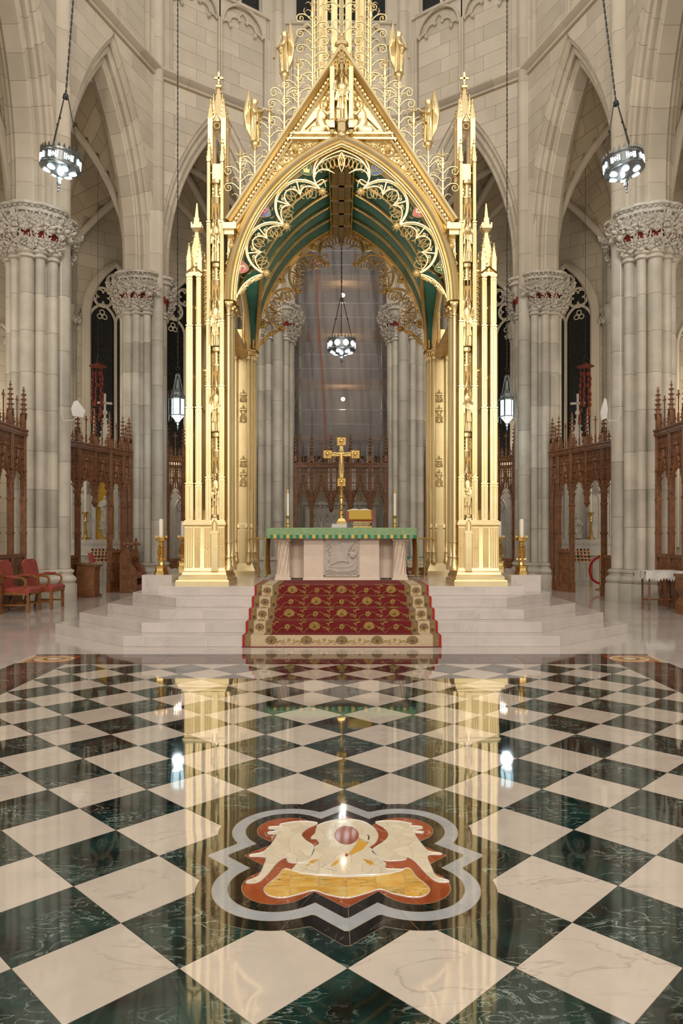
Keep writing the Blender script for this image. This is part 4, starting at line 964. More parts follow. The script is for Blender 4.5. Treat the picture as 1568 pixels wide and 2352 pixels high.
mirror_part(q.build('corner_curls', G, bal))
# --- green vault
NX, NY = 40, 26; Y0v, Y1v = 12.1, 14.98; side = lambda y: BZ+1.15*hp((y-(Y0v+Y1v)/2)/((Y1v-Y0v)/2))
vm = MB(); zz = {}
for i in range(NX+1):
    for j in range(NY+1):
        x = -1.98+3.96*i/NX; y = Y0v+(Y1v-Y0v)*j/NY; vm.v.append((x, y, max(hb(x), side(y))+.02))
for i in range(NX):
    for j in range(NY):
        a = i*(NY+1)+j; vm.f.append((a, a+1, a+NY+2, a+NY+1))
vault_o = vm.build('vault', M['green'], bal, 50)
for y in (12.75, 13.3, 13.85, 14.4):
    pts = [(x, y, hb(x)-.015) for x in [-1.9+1.9*k/30 for k in range(31)] if hb(x) > side(y)-.05]
    mirror_part(MB().tube(pts, .035, 6).build('vault_rib', M['goldd'], vault_o))
for y0, s in ((Y0v, 1), (Y1v, -1)):
    pts = []
    for k in range(21):
        y = y0+s*(Y1v-Y0v)/2*k/20; z = side(y); q_ = (BR+.02)**2-(z-BZ)**2; pts.append((-(sqrt(max(q_, 0))-Bc), y, z-.02))
    mirror_part(MB().tube(pts, .04, 8).build('groin_rib', M['goldd'], vault_o))
mirror_part(MB().tube([(-1.93, Y0v+(Y1v-Y0v)*k/20, side(Y0v+(Y1v-Y0v)*k/20)-.03) for k in range(21)], .06, 8).build('side_arch', G, vault_o))
rb = MB().box(-.17, .17, 12.3, 15.0, 7.80, 7.98).box(-.05, .05, 12.3, 15.0, 7.76, 7.82).build('ridge_beam', M['ridge'], vault_o, 0)
for y in (12.75, 13.3, 13.85, 14.4): MB().box(-.20, .20, y-.035, y+.035, 7.76, 7.84).build('ridge_collar', M['goldd'], rb, 0)
for s in (-1, 1):
    q = MB()
    for k in range(34): q.box(s*.205-.012, s*.205+.012, 12.35+.078*k, 12.39+.078*k, 7.80, 7.83)
    q.build('ridge_dots', M['clothgold'], rb, 0, kind='stuff')
# --- gable
GB, GZ, GT = -1.88, 6.74, 9.58
ext_pts = [bpt(.20, t/16) for t in range(17)]
pts = [(-1.90, 5.46)]+ext_pts+[(0, 9.4), (GB, GZ-.1)]
mirror_part(MB().slab(pts, 11.90, 12.12).build('gable_panel', G, bal, 0))
dx, dz = -GB, GT-GZ; L_ = hypot(dx, dz); ux, uz = dx/L_, dz/L_; nx, nz_ = -uz, ux
def gp(t, e): return (GB+dx*t+nx*e, GZ+dz*t+nz_*e)
prof = [(-.17, 11.90), (-.16, 11.84), (-.13, 11.82), (-.11, 11.86), (-.085, 11.86), (-.06, 11.76), (-.02, 11.71), (.02, 11.72), (.045, 11.78), (.045, 12.2), (-.17, 12.2)]
rk = MB().loft([[(*gp(t, e)[:1], y, gp(t, e)[1]) for e, y in prof] for t in (0, 1.0)], True)
rake = rk.build('gable_rake', G, bal, 30)
q = MB()
for k in range(44):
    c = gp((k+.5)/46, -.10); q.add([(c[0]+ux*a+nx*b, y, c[1]+uz*a+nz_*b) for y in (11.845, 11.80) for a, b in ((-.02, -.012), (.02, -.012), (.02, .012), (-.02, .012))], [(4, 5, 6, 7), (0, 1, 5, 4), (1, 2, 6, 5), (2, 3, 7, 6), (3, 0, 4, 7)])
q.build('billet_row', G, rake, 0, kind='stuff')
MB().box(GB-.06, GB+.16, 11.72, 12.1, GZ-.16, GZ-.06).box(GB-.04, GB+.12, 11.76, 12.1, GZ-.24, GZ-.16).build('kneeler', G, rake, 0)
mirror_part(rake)
fz0, fz1 = Zp(319), Zp(303); fr = MB().box(-.92, .92, 11.80, 11.95, fz0, fz0+.03).box(-.90, .90, 11.85, 11.95, fz0+.03, fz1-.03).box(-.86, .86, 11.80, 11.95, fz1-.03, fz1)
for k in range(34): fr.box(-.81+.049*k, -.785+.049*k, 11.84, 11.95, fz1, fz1+.035)
for x in (-.65, -.42, -.2, .2, .42, .65):
    fr.ball((x, 11.85, (fz0+fz1)/2), (.035, .02, .02), 6, 4); fr.ball((x-.04, 11.85, (fz0+fz1)/2), (.015, .015, .015), 6, 4); fr.ball((x+.04, 11.85, (fz0+fz1)/2), (.015, .015, .015), 6, 4)
fr.build('frieze', G, bal, 30)
# spandrel vines with rose bosses
def vine(q, path, amp, per, y, r=.011):
    n = len(path); pts = [[], []]
    for i, (x, z) in enumerate(path):
        a, b = path[max(0, i-1)], path[min(n-1, i+1)]; tx, tz = b[0]-a[0], b[1]-a[1]; l = hypot(tx, tz) or 1
        for s in (0, 1): w_ = amp*(1-.55*i/n)*sin(i*per+s*pi); pts[s].append((x-tz/l*w_, y-.012*(1 if cos(i*per+s*pi) > 0 else 0), z+tx/l*w_))
    for p in pts: q.tube(p, r, 5)
    for i in range(4, n-1, 5):
        x, z = path[i]; q.ball((x, y-.012, z), (.024, .014, .024), 6, 4)
        for s in (-1, 1):
            q.tube([(x, y, z), (x+.05*s, y-.01, z+.03), (x+.07*s, y-.01, z-.01), (x+.05*s, y-.01, z-.03)], [.009, .008, .006, .004], 4)
q = MB(); B0 = px2((678, 335))
rosette(q, B0, 11.88, .09); q.tube([(B0[0]+.125*cos(k*pi/8), 11.885, B0[1]+.125*sin(k*pi/8)) for k in range(16)], .012, 5, True); q.tube([(B0[0]+.15*cos(k*pi/8), 11.89, B0[1]+.14*sin(k*pi/8)) for k in range(16)], .008, 5, True)
for k in range(8): a = k*pi/4+.4; q.ball((B0[0]+.10*cos(a), 11.885, B0[1]+.10*sin(a)), .018, 5, 4)
def spn(t): a = bpt(.23, t); g_ = gp(max(0, min(1, (a[0]-GB)/dx+.05)), -.2); k = .5; return (a[0]*(1-k)+g_[0]*k*1.0, a[1]*(1-k)+g_[1]*k)
path = [px2(p) for p in ((662, 352), (655, 362), (645, 375), (636, 386), (627, 398), (618, 410), (609, 423), (600, 436), (592, 448), (584, 461), (577, 473))]
path = [(v[0], v[2]) for v in spline([(a, 0, b) for a, b in path], 5)]
vine(q, path, .075, .42, 11.885)
path = [(v[0], v[2]) for v in spline([(*px2(p)[:1], 0, px2(p)[1]) for p in ((694, 330), (710, 328), (728, 327), (745, 324), (762, 322))], 6)]
vine(q, path, .045, .5, 11.885, .009)
path = [(v[0], v[2]) for v in spline([(*px2(p)[:1], 0, px2(p)[1]) for p in ((533, 545), (530, 570), (527, 600), (524, 630))], 7)]
vine(q, path, .035, .5, 11.885, .008); rosette(q, px2((531, 562)), 11.885, .05)
mirror_part(q.build('spandrel_vine', G, bal, 60))
# central niche and bishop
ni = MB().box(-.115, .115, 11.90, 11.97, 8.16, 9.3).build('niche', M['goldd'], bal, 0)
for s in (-1, 1):
    q = MB().box(s*.155-.035, s*.155+.035, 11.72, 11.95, 8.22, 9.22).tube([(s*.155-.03, 11.72, 8.3), (s*.155-.03, 11.72, 9.2)], .009, 6).tube([(s*.155+.03, 11.72, 8.3), (s*.155+.03, 11.72, 9.2)], .009, 6)
    q.box(s*.155-.042, s*.155+.042, 11.70, 11.95, 8.22, 8.30).box(s*.155-.042, s*.155+.042, 11.70, 11.95, 8.36, 8.375); q.ball((s*.155, 11.76, 8.19), (.04, .04, .04), 8, 5); sq_spire(q, s*.155, 11.78, 9.22, 9.5, .035, 4, .02); q.build('niche_pilaster', G, ni)
put('bishop_statue', BISH, ni, T(0, 11.80-11.75, Zp(279)-.75) @ SC(.80, .86, .74))
MB().lathe([(.02, -.24), (.07, -.20), (.085, -.17), (.085, -.05), (.10, -.04), (.10, 0)], 8, (0, 11.80, Zp(279))).ball((0, 11.78, Zp(279)-.24), (.075, .06, .05), 8, 6).build('niche_pedestal', G, ni)
q = niche_canopy(9.15, 9.66, 0, 11.82, .11)
for k in range(3): q.tube([(.035*cos(j*pi/4), 11.72, 9.33+.12*k*.6+.035*sin(j*pi/4)) for j in range(8)], .010, 5, True)
sq_spire(q, 0, 11.84, 9.6, 9.82, .07, 4, .03); q.build('niche_canopy', G, ni)
# kneeling relief angels
ka = MB(); ka.ball((.10, -.02, .62), (.075, .05, .085), 10, 8); ka.ball((.02, -.02, .40), (.12, .05, .16), 10, 8); ka.tube(spline([(.0, -.02, .45), (-.02, -.02, .25), (.02, -.02, .08), (-.28, -.02, .03)], 4), [.10]*4+[.12]*4+[.10]*4+[.03], 8, sq=.5)
ka.tube(spline([(.06, -.05, .48), (.16, -.06, .38), (.22, -.07, .46)], 4), .04, 6); ka.ball((.22, -.06, .5), (.035, .03, .06), 6, 5); ka.tube(spline([(-.02, -.02, .12), (.14, -.03, .1), (.18, -.02, .02)], 4), .05, 6)
ka = remeshed(ka, .014)
for k in range(7): ka.tube(spline([(-.03, -.01, .54-.02*k), (-.20-.02*k, -.01, .50-.06*k), (-.36-.02*k, -.01, .30-.065*k), (-.46+.016*k*k, -.01, .06-.01*k)], 4), [.028]*10+[.022, .014, .006], 6)
ka.tube([(.10+.12*cos(k*pi/9), .02, .63+.12*sin(k*pi/9)) for k in range(18)], .016, 5, True); ka.slab([(.10+.12*cos(k*pi/9), .63+.12*sin(k*pi/9)) for k in range(18)], .015, .03)
ka.lathe([(.01, 0), (.04, .03), (.04, .08), (.01, .12)], 8, (.30, 0, .08)); ka.tube([(.30, 0, .2), (.30, 0, .33)], .005, 4)
kme = ka.mesh('kneeling_angel', G, 60)
for s in (-1, 1): put('kneeling_angel', kme, bal, (MX if s > 0 else Matrix()) @ T(X(737), 11.885-11.75, Zp(298)-.75) @ SC(.72))
q = MB()
for p, t in (((748, 222), (756, 206)), ((741, 234), (755, 222))):
    a, b = px2(p), px2(t); q.tube([(a[0], 11.88, a[1]), ((a[0]+b[0])/2, 11.87, b[1]+.03), (b[0], 11.88, a[1])], .012, 5)
q.tube([(X(751)+.05*cos(k*pi/6), 11.885, Zp(203)+.06*sin(k*pi/6)) for k in range(12)], .010, 5, True); mirror_part(q.build('gable_tracery', G, bal))
# --- cresting: stems with scrolls and angels
def scroll_mesh(kind):
    q = MB()
    if kind == 'curl':
        pts = [(0, 0, 0), (.25, 0, .28), (.55, 0, .42)]+[(.72+.30*(1-.62*k/14)*cos(radians(110-32*k)), 0, .12+.30*(1-.62*k/14)*sin(radians(110-32*k))) for k in range(14)]
        q.tube(spline(pts, 3), [.045]*20+[.04]*10+[.032]*18+[.02], 6); q.ball((.74, 0, .12), .085, 7, 5)
        q.tube(spline([(.35, 0, .36), (.5, 0, .62), (.42, 0, .85)], 4), [.035]*6+[.028, .02, .008], 5)
    elif kind == 'drop':
        pts = [(0, 0, 0), (.2, 0, -.30), (.55, 0, -.30), (.62, 0, .05), (.38, 0, .12)]
        q.tube(spline(pts, 5), [.042]*16+[.03, .025, .02, .015, .01], 6); q.tube(spline([(.2, 0, -.3), (.5, 0, -.5), (.85, 0, -.35)], 4), [.035]*6+[.025, .02, .008], 5); q.ball((.40, 0, .10), .06, 6, 4)
    else:
        q.tube(spline([(0, 0, 0), (.22, 0, .32), (.55, 0, .40), (.85, 0, .16)], 4), [.045]*8+[.035, .03, .025, .016, .006], 6)
    return q.mesh('scroll', G, 60)
SCR = {k: scroll_mesh(k) for k in ('curl', 'drop', 'hook')}
def stem(px, top, angel=None, crown=True):
    x = X(px); y = 11.95; zt = Zp(top); zb = GZ+(x-GB)*dz/dx-.02 if px < 784 else 0
    q = MB().lathe([(.032, zb), (.032, zb+.12), (.042, zb+.13), (.042, zb+.15), (.026, zb+.16), (.024, (zb+zt)/2), (.034, (zb+zt)/2+.01), (.034, (zb+zt)/2+.03), (.022, (zb+zt)/2+.04), (.019, zt-.05), (.03, zt-.04), (.02, zt-.02)], 6, (x, y, 0))
    if angel: q.lathe([(.02, 0), (.05, .07), (.065, .09), (.065, .13), (.045, .135)], 8, (x, y, zt-.10))
    else: q.lathe([(.024, 0), (.036, .02), (.03, .1), (.022, .2), (.04, .22), (.03, .25), (.004, .36)], 6, (x, y, zt-.28))
    o = q.build('cresting_stem', G, bal, 40)
    if angel: put('angel_statue', angel[0], o, T(x, y-11.75, zt+.03-.75) @ RZ(angel[1]) @ SC(angel[2]))
    nz_n = int((zt-zb-.1)/.125)
    for k in range(max(nz_n, 2)):
        z = zb+.16+(zt-zb-.22)*k/max(nz_n-1, 1); top_ = k >= nz_n-2
        for s in (-1, 1):
            # right-hand scrolls must stay above the rake
            kind = ('hook' if top_ else ('curl' if (k+(s > 0)) % 2 else 'hook')); sc = .25 if kind == 'curl' else (.16 if not top_ else .12)
            if s > 0 and k < 1: kind, sc = 'drop', .18
            put('scroll', SCR[kind], o, T(x+.02*s, y-11.75, z-.75) @ SC(s*sc, sc, sc))
    if angel:
        for s in (-1, 1): put('scroll', SCR['curl'], o, T(x+.03*s, y-11.75, zt-.30-.75) @ SC(s*.2, .2, .26))
    mirror_part(o)
stem(549.5, 340); stem(583, 322, (ANGP, radians(82), .74)); stem(617, 236); stem(651.5, 162, (ANGT, radians(-80), .72)); stem(684, 123); stem(717, -12)
# crown finial stem over the apex
o = MB().lathe([(.03, 9.75), (.03, 9.85), (.045, 9.87), (.022, 9.9), (.02, 11.2)], 6, (0, 11.9, 0)).build('cresting_stem', G, bal)
for k, z in enumerate((9.88, 10.02, 10.3, 10.5, 10.8)):
    for s in (-1, 1): put('scroll', SCR['curl' if k % 2 == 0 else 'hook'], o, T(.02*s, 11.9-11.75, z-.75) @ SC(s*(.26 if k % 2 == 0 else .16), .2, .24))
# --- roof and lantern spire behind the gable
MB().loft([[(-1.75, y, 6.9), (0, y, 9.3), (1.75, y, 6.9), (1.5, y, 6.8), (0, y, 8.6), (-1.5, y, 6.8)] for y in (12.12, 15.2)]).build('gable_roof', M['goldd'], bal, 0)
lan = MB().loft([[(r*cos(a*pi/4+pi/8), 13.4+r*sin(a*pi/4+pi/8), z) for a in range(8)] for r, z in ((.60, 9.0), (.60, 9.3), (.5, 9.4), (.3, 9.5))]).build('lantern_spire', G, bal, 25)
for a in range(8):
    for r, h, wd in ((.34, 13.0, .055), (.52, 12.4, .035)):
        t = a*pi/4+pi/8 if r < .4 else a*pi/4; x, y = r*cos(t), 13.4+r*sin(t)
        q = MB().box(x-wd, x+wd, y-wd, y+wd, 9.3, h-.6); sq_spire(q, x, y, h-.6, h, wd, 5, .03); q.build('lantern_post', G, lan, 30)
for a in range(8):
    t0, t1 = a*pi/4+pi/8, (a+1)*pi/4+pi/8; q = MB()
    for z in (10.4, 11.5, 12.3):
        p0, p1 = Vector((.34*cos(t0), 13.4+.34*sin(t0), z)), Vector((.34*cos(t1), 13.4+.34*sin(t1), z)); m_ = (p0+p1)/2+Vector((0, 0, .25))
        q.tube([tuple(p0), tuple((p0+m_)/2+Vector((0, 0, .06))), tuple(m_), tuple((p1+m_)/2+Vector((0, 0, .06))), tuple(p1)], .016, 5); q.tube([tuple(p0), tuple(p1)], .014, 5)
    q.build('lantern_tracery', G, lan)
q = MB(); sq_spire(q, 0, 13.4, 12.4, 14.5, .28, 8, .06); q.build('spire', G, lan, 30)
for s in (-1, 1):
    o = MB().lathe([(.028, 9.4), (.028, 9.7), (.04, 9.72), (.02, 9.75), (.018, 11.3), (.004, 11.6)], 6, (s*.42, 12.6, 0)).build('cresting_stem', G, bal)
    for k in range(9): put('scroll', SCR[('curl', 'hook', 'hook')[k % 3]], o, T(s*.42, 12.6-11.75, 9.6+.2*k-.75) @ SC((-1 if k % 2 else 1)*.2, .2, .2))
# ================================================================= carpet on the steps
CY = 10.2; g = .016
prof = []
for k, (cx, yf, ex, ye) in enumerate(ST):
    prof += [(yf-g, k*.15+g*.3), (yf-g, (k+1)*.15+g)]
prof[0] = (prof[0][0], .004); prof.append((13.0, .75+g))
prof = [(prof[0][0]-.05, .004)]+prof
carpet = thing('stair_carpet', 'red and cream floral carpet runner laid down the marble altar steps', 'carpet', (0, CY, 0), world=True)
def strip(name, x0, x1, mat, pr=prof, lift=0):
    m = MB(); n = len(pr)
    for i in range(n-1):
        (a, b), (c, d) = pr[i], pr[i+1]; m.add([(x0, a-lift, b+lift), (x1, a-lift, b+lift), (x1, c-lift, d+lift), (x0, c-lift, d+lift)], [(0, 1, 2, 3)])
    (a, b), (c, d) = pr[0], pr[1]
    for i in range(n-1):     # thickness at the long edges
        (a, b), (c, d) = pr[i], pr[i+1]
        for xx in (x0, x1): m.add([(xx, a, b), (xx, c, d), (xx, c+g, d-g), (xx, a+g, b-g)], [(0, 1, 2, 3)])
    return m.build(name, M[mat], carpet, 0)
strip('field', -1.02, 1.02, 'redc', prof[2:])
for s in (-1, 1):
    for a, b, mt, nm in ((1.02, 1.12, 'cbrown', 'guard_band'), (1.12, 1.29, 'ccream', 'border'), (1.29, 1.375, 'cbrown', 'guard_band'), (1.375, 1.41, 'rede', 'edging')):
        strip(nm, *sorted((s*a, s*b)), mt, prof)
strip('border', -1.12, 1.12, 'ccream', prof[1:3], .003); strip('edging', -1.41, 1.41, 'rede', prof[0:2], .003)
def motif(kind):
    q = MB()
    def blob(cx, cz, rx, rz, rot=0, n=9): q.slab([(cx+rx*cos(rot)*cos(t*2*pi/n)-rz*sin(rot)*sin(t*2*pi/n), cz+rx*sin(rot)*cos(t*2*pi/n)+rz*cos(rot)*sin(t*2*pi/n)) for t in range(n)], -.003, .001)
    if kind == 'palmette':
        for k in range(9): a = radians(-100+25*k+90-0); blob(.045*cos(a), .038*sin(a), .032, .017, a)
        blob(0, -.03, .05, .012)
    elif kind == 'heart': blob(0, 0, .028, .022); blob(.0, .03, .012, .016); 
    elif kind == 'leaf':
        for k in range(5): blob(-.05+.025*k, .02*sin(k*.9), .022, .012, .6*cos(k*.9))
        blob(.06, .03, .02, .014, .8)
    elif kind == 'stem':
        q.tube([(x, -.002, z) for x, _, z in spline([(-.14, 0, -.05), (-.08, 0, .03), (0, 0, .02), (.07, 0, -.03), (.14, 0, .05)], 4)], .0055, 4, sq=.5)
    elif kind == 'flower':
        for k in range(5): blob(.02*cos(k*1.257), .02*sin(k*1.257), .014, .012)
    return q
MOT = {}
def put_motif(kind, mat, x, k, v, sc=1, flip=1, rot=0, tread=False):
    key = (kind, mat)
    if key not in MOT: MOT[key] = motif(kind).mesh('woven_motif', M[mat], 0)
    yf = ST[k][1]-g
    if tread: mt = T(x, yf+v-CY, (k+1)*.15+g+.002) @ RX(-pi/2)
    else: mt = T(x, yf-.002-CY, k*.15+v)
    put('woven_motif', MOT[key], carpet, mt @ RY(rot) @ SC(flip*sc, 1, sc))
rr = random.Random(3)
for i in range(5):       # bottom riser: cream band of palmettes and sprays
    x = -1.0+.5*i; put_motif('palmette', 'cbrown', x, 0, .085, 1.15); put_motif('heart', 'cdark', x, 0, .085, 1.0)
    if i < 4:
        for dx in (.13, .25, .37): put_motif('flower' if dx == .25 else 'leaf', 'cgold', x+dx, 0, .10 if dx == .25 else .07, .8, 1 if dx < .3 else -1); put_motif('stem', 'cbrown', x+dx, 0, .05, .45)
for k in range(1, 5):
    for s in (-1, 1):
        put_motif('palmette', 'cbrown', s*1.205, k, .08, .9); put_motif('heart', 'cdark', s*1.205, k, .08, .8); put_motif('leaf', 'cgold', s*1.19, k, .03, .6, s); put_motif('palmette', 'cgold', s*1.2, k, .16, .8, tread=True)
        for x in (1.07, 1.33): put_motif('flower', 'cdark', s*x, k, .04, .7); put_motif('flower', 'cgold', s*x, k, .09, .7)
    for i in range(5):
        x = (i-2)*.42+(.0 if k % 2 else .0); big = (i+k) % 2 == 0
        put_motif('palmette' if big else 'flower', 'cgold', x*.95, k, .09, 1.1 if big else 1.3)
        if big: put_motif('heart', 'cdark', x*.95, k, .09, .8)
        for s in (-1, 1): put_motif('stem', 'cgold', x*.95+s*.11, k, .06+.02*s, .8, s, .2*s); put_motif('leaf', 'cgold', x*.95+s*.17, k, .10-.04*s, .7, s, .5*s)
        put_motif('palmette', 'cgold', x*.95+.2*(i < 4), k, .15, .9, tread=True); put_motif('stem', 'cgold', x*.95, k, .24, 1, tread=True)
# ================================================================= altar, cloth and what stands on it
alt = thing('altar', 'pale stone altar table with carved ship panel and twisted corner pillars', 'altar', (0, 13.1, .75), world=True)
MB().box(-.70, .70, 13.08, 13.9, .75, .80).box(-.685, .685, 13.1, 13.88, .80, 1.50).box(-.71, .71, 13.07, 13.9, 1.50, 1.56).build('central_block', M['altar'], alt, 0)
MB().box(-1.05, 1.05, 13.45, 13.8, .78, 1.56).build('recessed_wall', M['altar'], alt, 0)
MB().box(-1.30, 1.30, 13.02, 13.98, 1.56, 1.69).build('table_slab', M['altar'], alt, 0)
def twisted():
    q = MB(); n = 48
    q.box(-.145, .145, -.145, .145, .75, .80); q.box(-.13, .13, -.13, .13, .80, .86); q.box(-.155, .155, -.155, .155, 1.50, 1.56); q.box(-.14, .14, -.14, .14, 1.47, 1.50)
    rings = []
    for k in range(17):
        z = .86+.61*k/16; r = .105+.012*abs(k/8-1)**4; tw = .9*k/16
        rings.append([((r*(1+.07*cos(12*(2*pi*j/n)+0)))*1.05*cos(2*pi*j/n+tw), (r*(1+.07*cos(12*2*pi*j/n)))*1.05*sin(2*pi*j/n+tw), z) for j in range(n)])
    q.loft(rings); return q.mesh('twisted_pillar', M['altar'], 25)
TP = twisted()
for s in (-1, 1):
    for y in (13.22, 13.78): put('twisted_pillar', TP, alt, T(s*1.07, y-13.1, -.75))
rel = MB().box(-.315, .315, 13.085, 13.1, .84, 1.49).build('relief_panel', pmat('relief_stone', (.52, .46, .41), .65, nz=9, col2=(.46, .40, .36)), alt, 0)
q = MB(); xz = lambda a, b: (-.31+.62*(a-652)/276, 1.485-.645*(b-1047)/285); yr = 13.075
for x0, x1, z0, z1 in ((-.32, .32, 1.48, 1.50), (-.32, .32, .83, .85), (-.32, -.30, .83, 1.5), (.30, .32, .83, 1.5)): q.box(x0, x1, 13.07, 13.1, z0, z1)
sail = [xz(*p) for p in ((735, 1080), (800, 1058), (900, 1062), (868, 1090), (842, 1130), (835, 1175), (845, 1225), (800, 1215), (750, 1222), (705, 1245), (700, 1185), (712, 1120))]
q.slab(sail, yr-.012, 13.09); q.tube([(xz(*p)[0], yr-.012, xz(*p)[1]) for p in ((730, 1085), (770, 1070), (780, 1062), (840, 1058), (900, 1060))], .010, 6); q.tube([(xz(*p)[0], yr-.01, xz(*p)[1]) for p in ((898, 1062), (862, 1100), (838, 1150), (838, 1200), (848, 1228))], .008, 6)
hull = [xz(*p) for p in ((690, 1255), (720, 1262), (780, 1266), (850, 1262), (905, 1235), (915, 1180), (920, 1245), (905, 1285), (850, 1300), (760, 1302), (700, 1290))]
q.slab(hull, yr-.008, 13.09); q.tube([(xz(*p)[0], yr-.01, xz(*p)[1]) for p in ((690, 1255), (720, 1262), (780, 1266), (850, 1262), (905, 1235), (917, 1178))], .008, 6)
for c, r in (((885, 1118), (.035, .02, .045)), ((880, 1165), (.06, .025, .07)), ((905, 1150), (.03, .02, .06)), ((860, 1150), (.05, .018, .02))): q.ball((xz(*c)[0], yr, xz(*c)[1]), r, 8, 6)
for k in range(5): q.tube([(xz(660+8*j, 0)[0], yr, xz(0, 1282+9*k+5*sin(j*.75+k*2))[1]) for j in range(33)], .006, 5)
q.tube([(xz(*p)[0], yr, xz(*p)[1]) for p in ((672, 1095), (690, 1075), (705, 1090), (690, 1110), (675, 1125), (692, 1140), (705, 1155), (685, 1165))], .010, 6); q.tube([(xz(*p)[0], yr, xz(*p)[1]) for p in ((680, 1200), (690, 1215), (678, 1225))], .008, 5)
q.build('ship_relief', rel.data.materials[0], rel, 50)
cl = thing('altar_cloth', 'green brocade cloth with striped gold fringe draped over the stone altar', 'altar cloth', (0, 13.1, 1.69), world=True)
CT = 1.715
m = MB(); nx = 30; rows = [(14.02, CT), (13.0, CT), (12.975, CT-.02), (12.97, CT-.09), (12.965, CT-.135)]
m.loft([[(-1.345+2.69*i/nx, y-(.006*sin(i*1.9) if j > 2 else 0), z-(.004*sin(i*.9+j) if j > 2 else 0)) for i in range(nx+1)] for j, (y, z) in enumerate(rows)], False, False, False); m.build('top_cloth', M['cloth'], cl, 40)
for k in range(46):
    x0 = -1.345+2.69*k/46; mt = 'band' if k % 2 else 'clothgold' if (k//2) % 2 else 'cloth'
    MB().box(x0, x0+2.69/46, 12.955, 12.966, CT-.195, CT-.130).build('fringe_band', M[mt], cl, 0)
for s in (-1, 1):
    pts = []
    for z, dx in ((CT, 0), (CT-.12, .012), (1.3, .03), (1.0, .035), (.84, .02)): pts.append([(s*(1.345+dx+.012*sin(t*2.1+z*3)), 12.98+.95*t/14, z-.02*sin(t*.5)*(z < .9)) for t in range(15)])
    m = MB().loft(pts, False, False, False); m.build('side_drop', M['amber'], cl, 40)
    MB().tube([(s*1.385, 12.98+.95*t/14, .84-.02*sin(t*.5)) for t in range(15)], .014, 5).tube([(s*(1.35+dx), 12.975, z) for z, dx in ((CT, 0), (CT-.12, .012), (1.3, .03), (1.0, .035), (.84, .02))], .010, 5).build('side_fringe', M['cloth'], cl)
# cross
wb = MB().box(-.18, .10, 13.38, 13.62, CT, CT+.075).build('marble_slab', M['wmarble'], None, 0); tag(wb, 'small white marble block under the golden altar cross', 'block')
cr = thing('altar_cross', 'tall jewelled golden cross standing on the altar', 'cross', (-.0, 13.5, CT+.075), world=True)
zc = CT+.075; q = MB().box(-.09, .09, 13.42, 13.58, zc, zc+.05).box(-.075, .075, 13.43, 13.57, zc+.05, zc+.10, tx=.02, ty=.02).build('foot', M['brass'], cr)
m = MB().lathe([(.045, .10), (.035, .16), (.055, .18), (.055, .24), (.03, .27), (.028, .36), (.05, .38), (.03, .41), (.03, .48), (.055, .50), (.055, .53), (.025, .56), (.025, .62), (.05, .65), (.025, .68), (.025, .72)], 10, (0, 13.5, zc)); m.build('knopped_stem', M['brass'], cr)
def boss(c, r=.075):
    q = MB().cbox(c, (r*2, .06, r*2)); 
    for k in range(8): q.ball((c[0]+r*.62*cos(k*pi/4), c[1]-.035, c[2]+r*.62*sin(k*pi/4)), .014, 5, 4)
    q.ball((c[0], c[1]-.035, c[2]), .028, 6, 5); q.tube([(c[0]+r*dx, c[1]-.03, c[2]+r*dz) for dx, dz in ((-1, -1), (1, -1), (1, 1), (-1, 1))], .010, 5, True); q.build('square_boss', M['brass'], cr)
zx = EYE+(HZ-1045)/121.5
for c in ((0, 13.5, zx+.245), (-.26, 13.5, zx), (.26, 13.5, zx), (0, 13.5, zc+.78)): boss(c)
q = MB().box(-.032, .032, 13.485, 13.515, zc+.72, zx+.2).box(-.2, .2, 13.485, 13.515, zx-.032, zx+.032)
for k in range(16): 
    for s in (-1, 1): q.ball((s*.042, 13.49, zc+.88+k*.033), (.016, .01, .007), 5, 3)
for k in range(5):
    for s in (-1, 1):
        for t in (-1, 1): q.ball((s*(.07+.03*k), 13.49, zx+t*.042), (.007, .01, .016), 5, 3)
q.build('cross_arms', M['brass'], cr)
cf = MB(); cf.ball((0, 13.46, zx+.06), (.022, .022, .028), 7, 5); cf.tube([(0, 13.465, zx+.03), (0, 13.46, zx-.1), (.005, 13.46, zx-.2), (0, 13.465, zx-.36)], [.03, .034, .026, .012], 8)
for s in (-1, 1): cf.tube([(0, 13.465, zx+.01), (s*.09, 13.465, zx+.02), (s*.18, 13.47, zx+.03)], [.02, .014, .010], 6)
cf.build('corpus', M['goldd'], cr)
# missal on its stand
bk = thing('missal_stand', 'ornate gilt bookstand on the altar', 'book stand', (.33, 13.5, CT), world=True)
MB().box(.22, .56, 13.34, 13.66, CT, CT+.035).build('stand_base', M['brass'], bk); q = MB()
for k in range(9): q.tube([(.235+.035*k+.014*cos(j*pi/4), 13.34, CT+.07+.02*sin(j*pi/4)) for j in range(8)], .006, 4, True)
q.box(.22, .56, 13.335, 13.36, CT+.10, CT+.115).build('pierced_gallery', M['brass'], bk)
bo = thing('open_missal', 'open red leather missal with gilt boards leaning on the bookstand', 'book', (.33, 13.5, CT+.06), world=True)
m = MB(); m.loft([[(x, y, z) for x, y, z in ((x0, 13.62, CT+.31), (x0, 13.42, CT+.12), (x0, 13.40, CT+.13), (x0, 13.60, CT+.32))] for x0 in (.105, .60)]); m.build('cover', M['red'], bo, 0)
MB().loft([[(x0, 13.598, CT+.315), (x0, 13.405, CT+.145), (x0, 13.385, CT+.165), (x0, 13.58, CT+.335)] for x0 in (.14, .56)]).build('gilt_board', M['clothgold'], bo, 0)
for s in (-1, 1): MB().tube(spline([(.34, 13.60, CT+.33), (.34+s*.10, 13.60, CT+.345), (.34+s*.22, 13.61, CT+.32)], 4), .018, 6).build('page_block', M['paper'], bo)
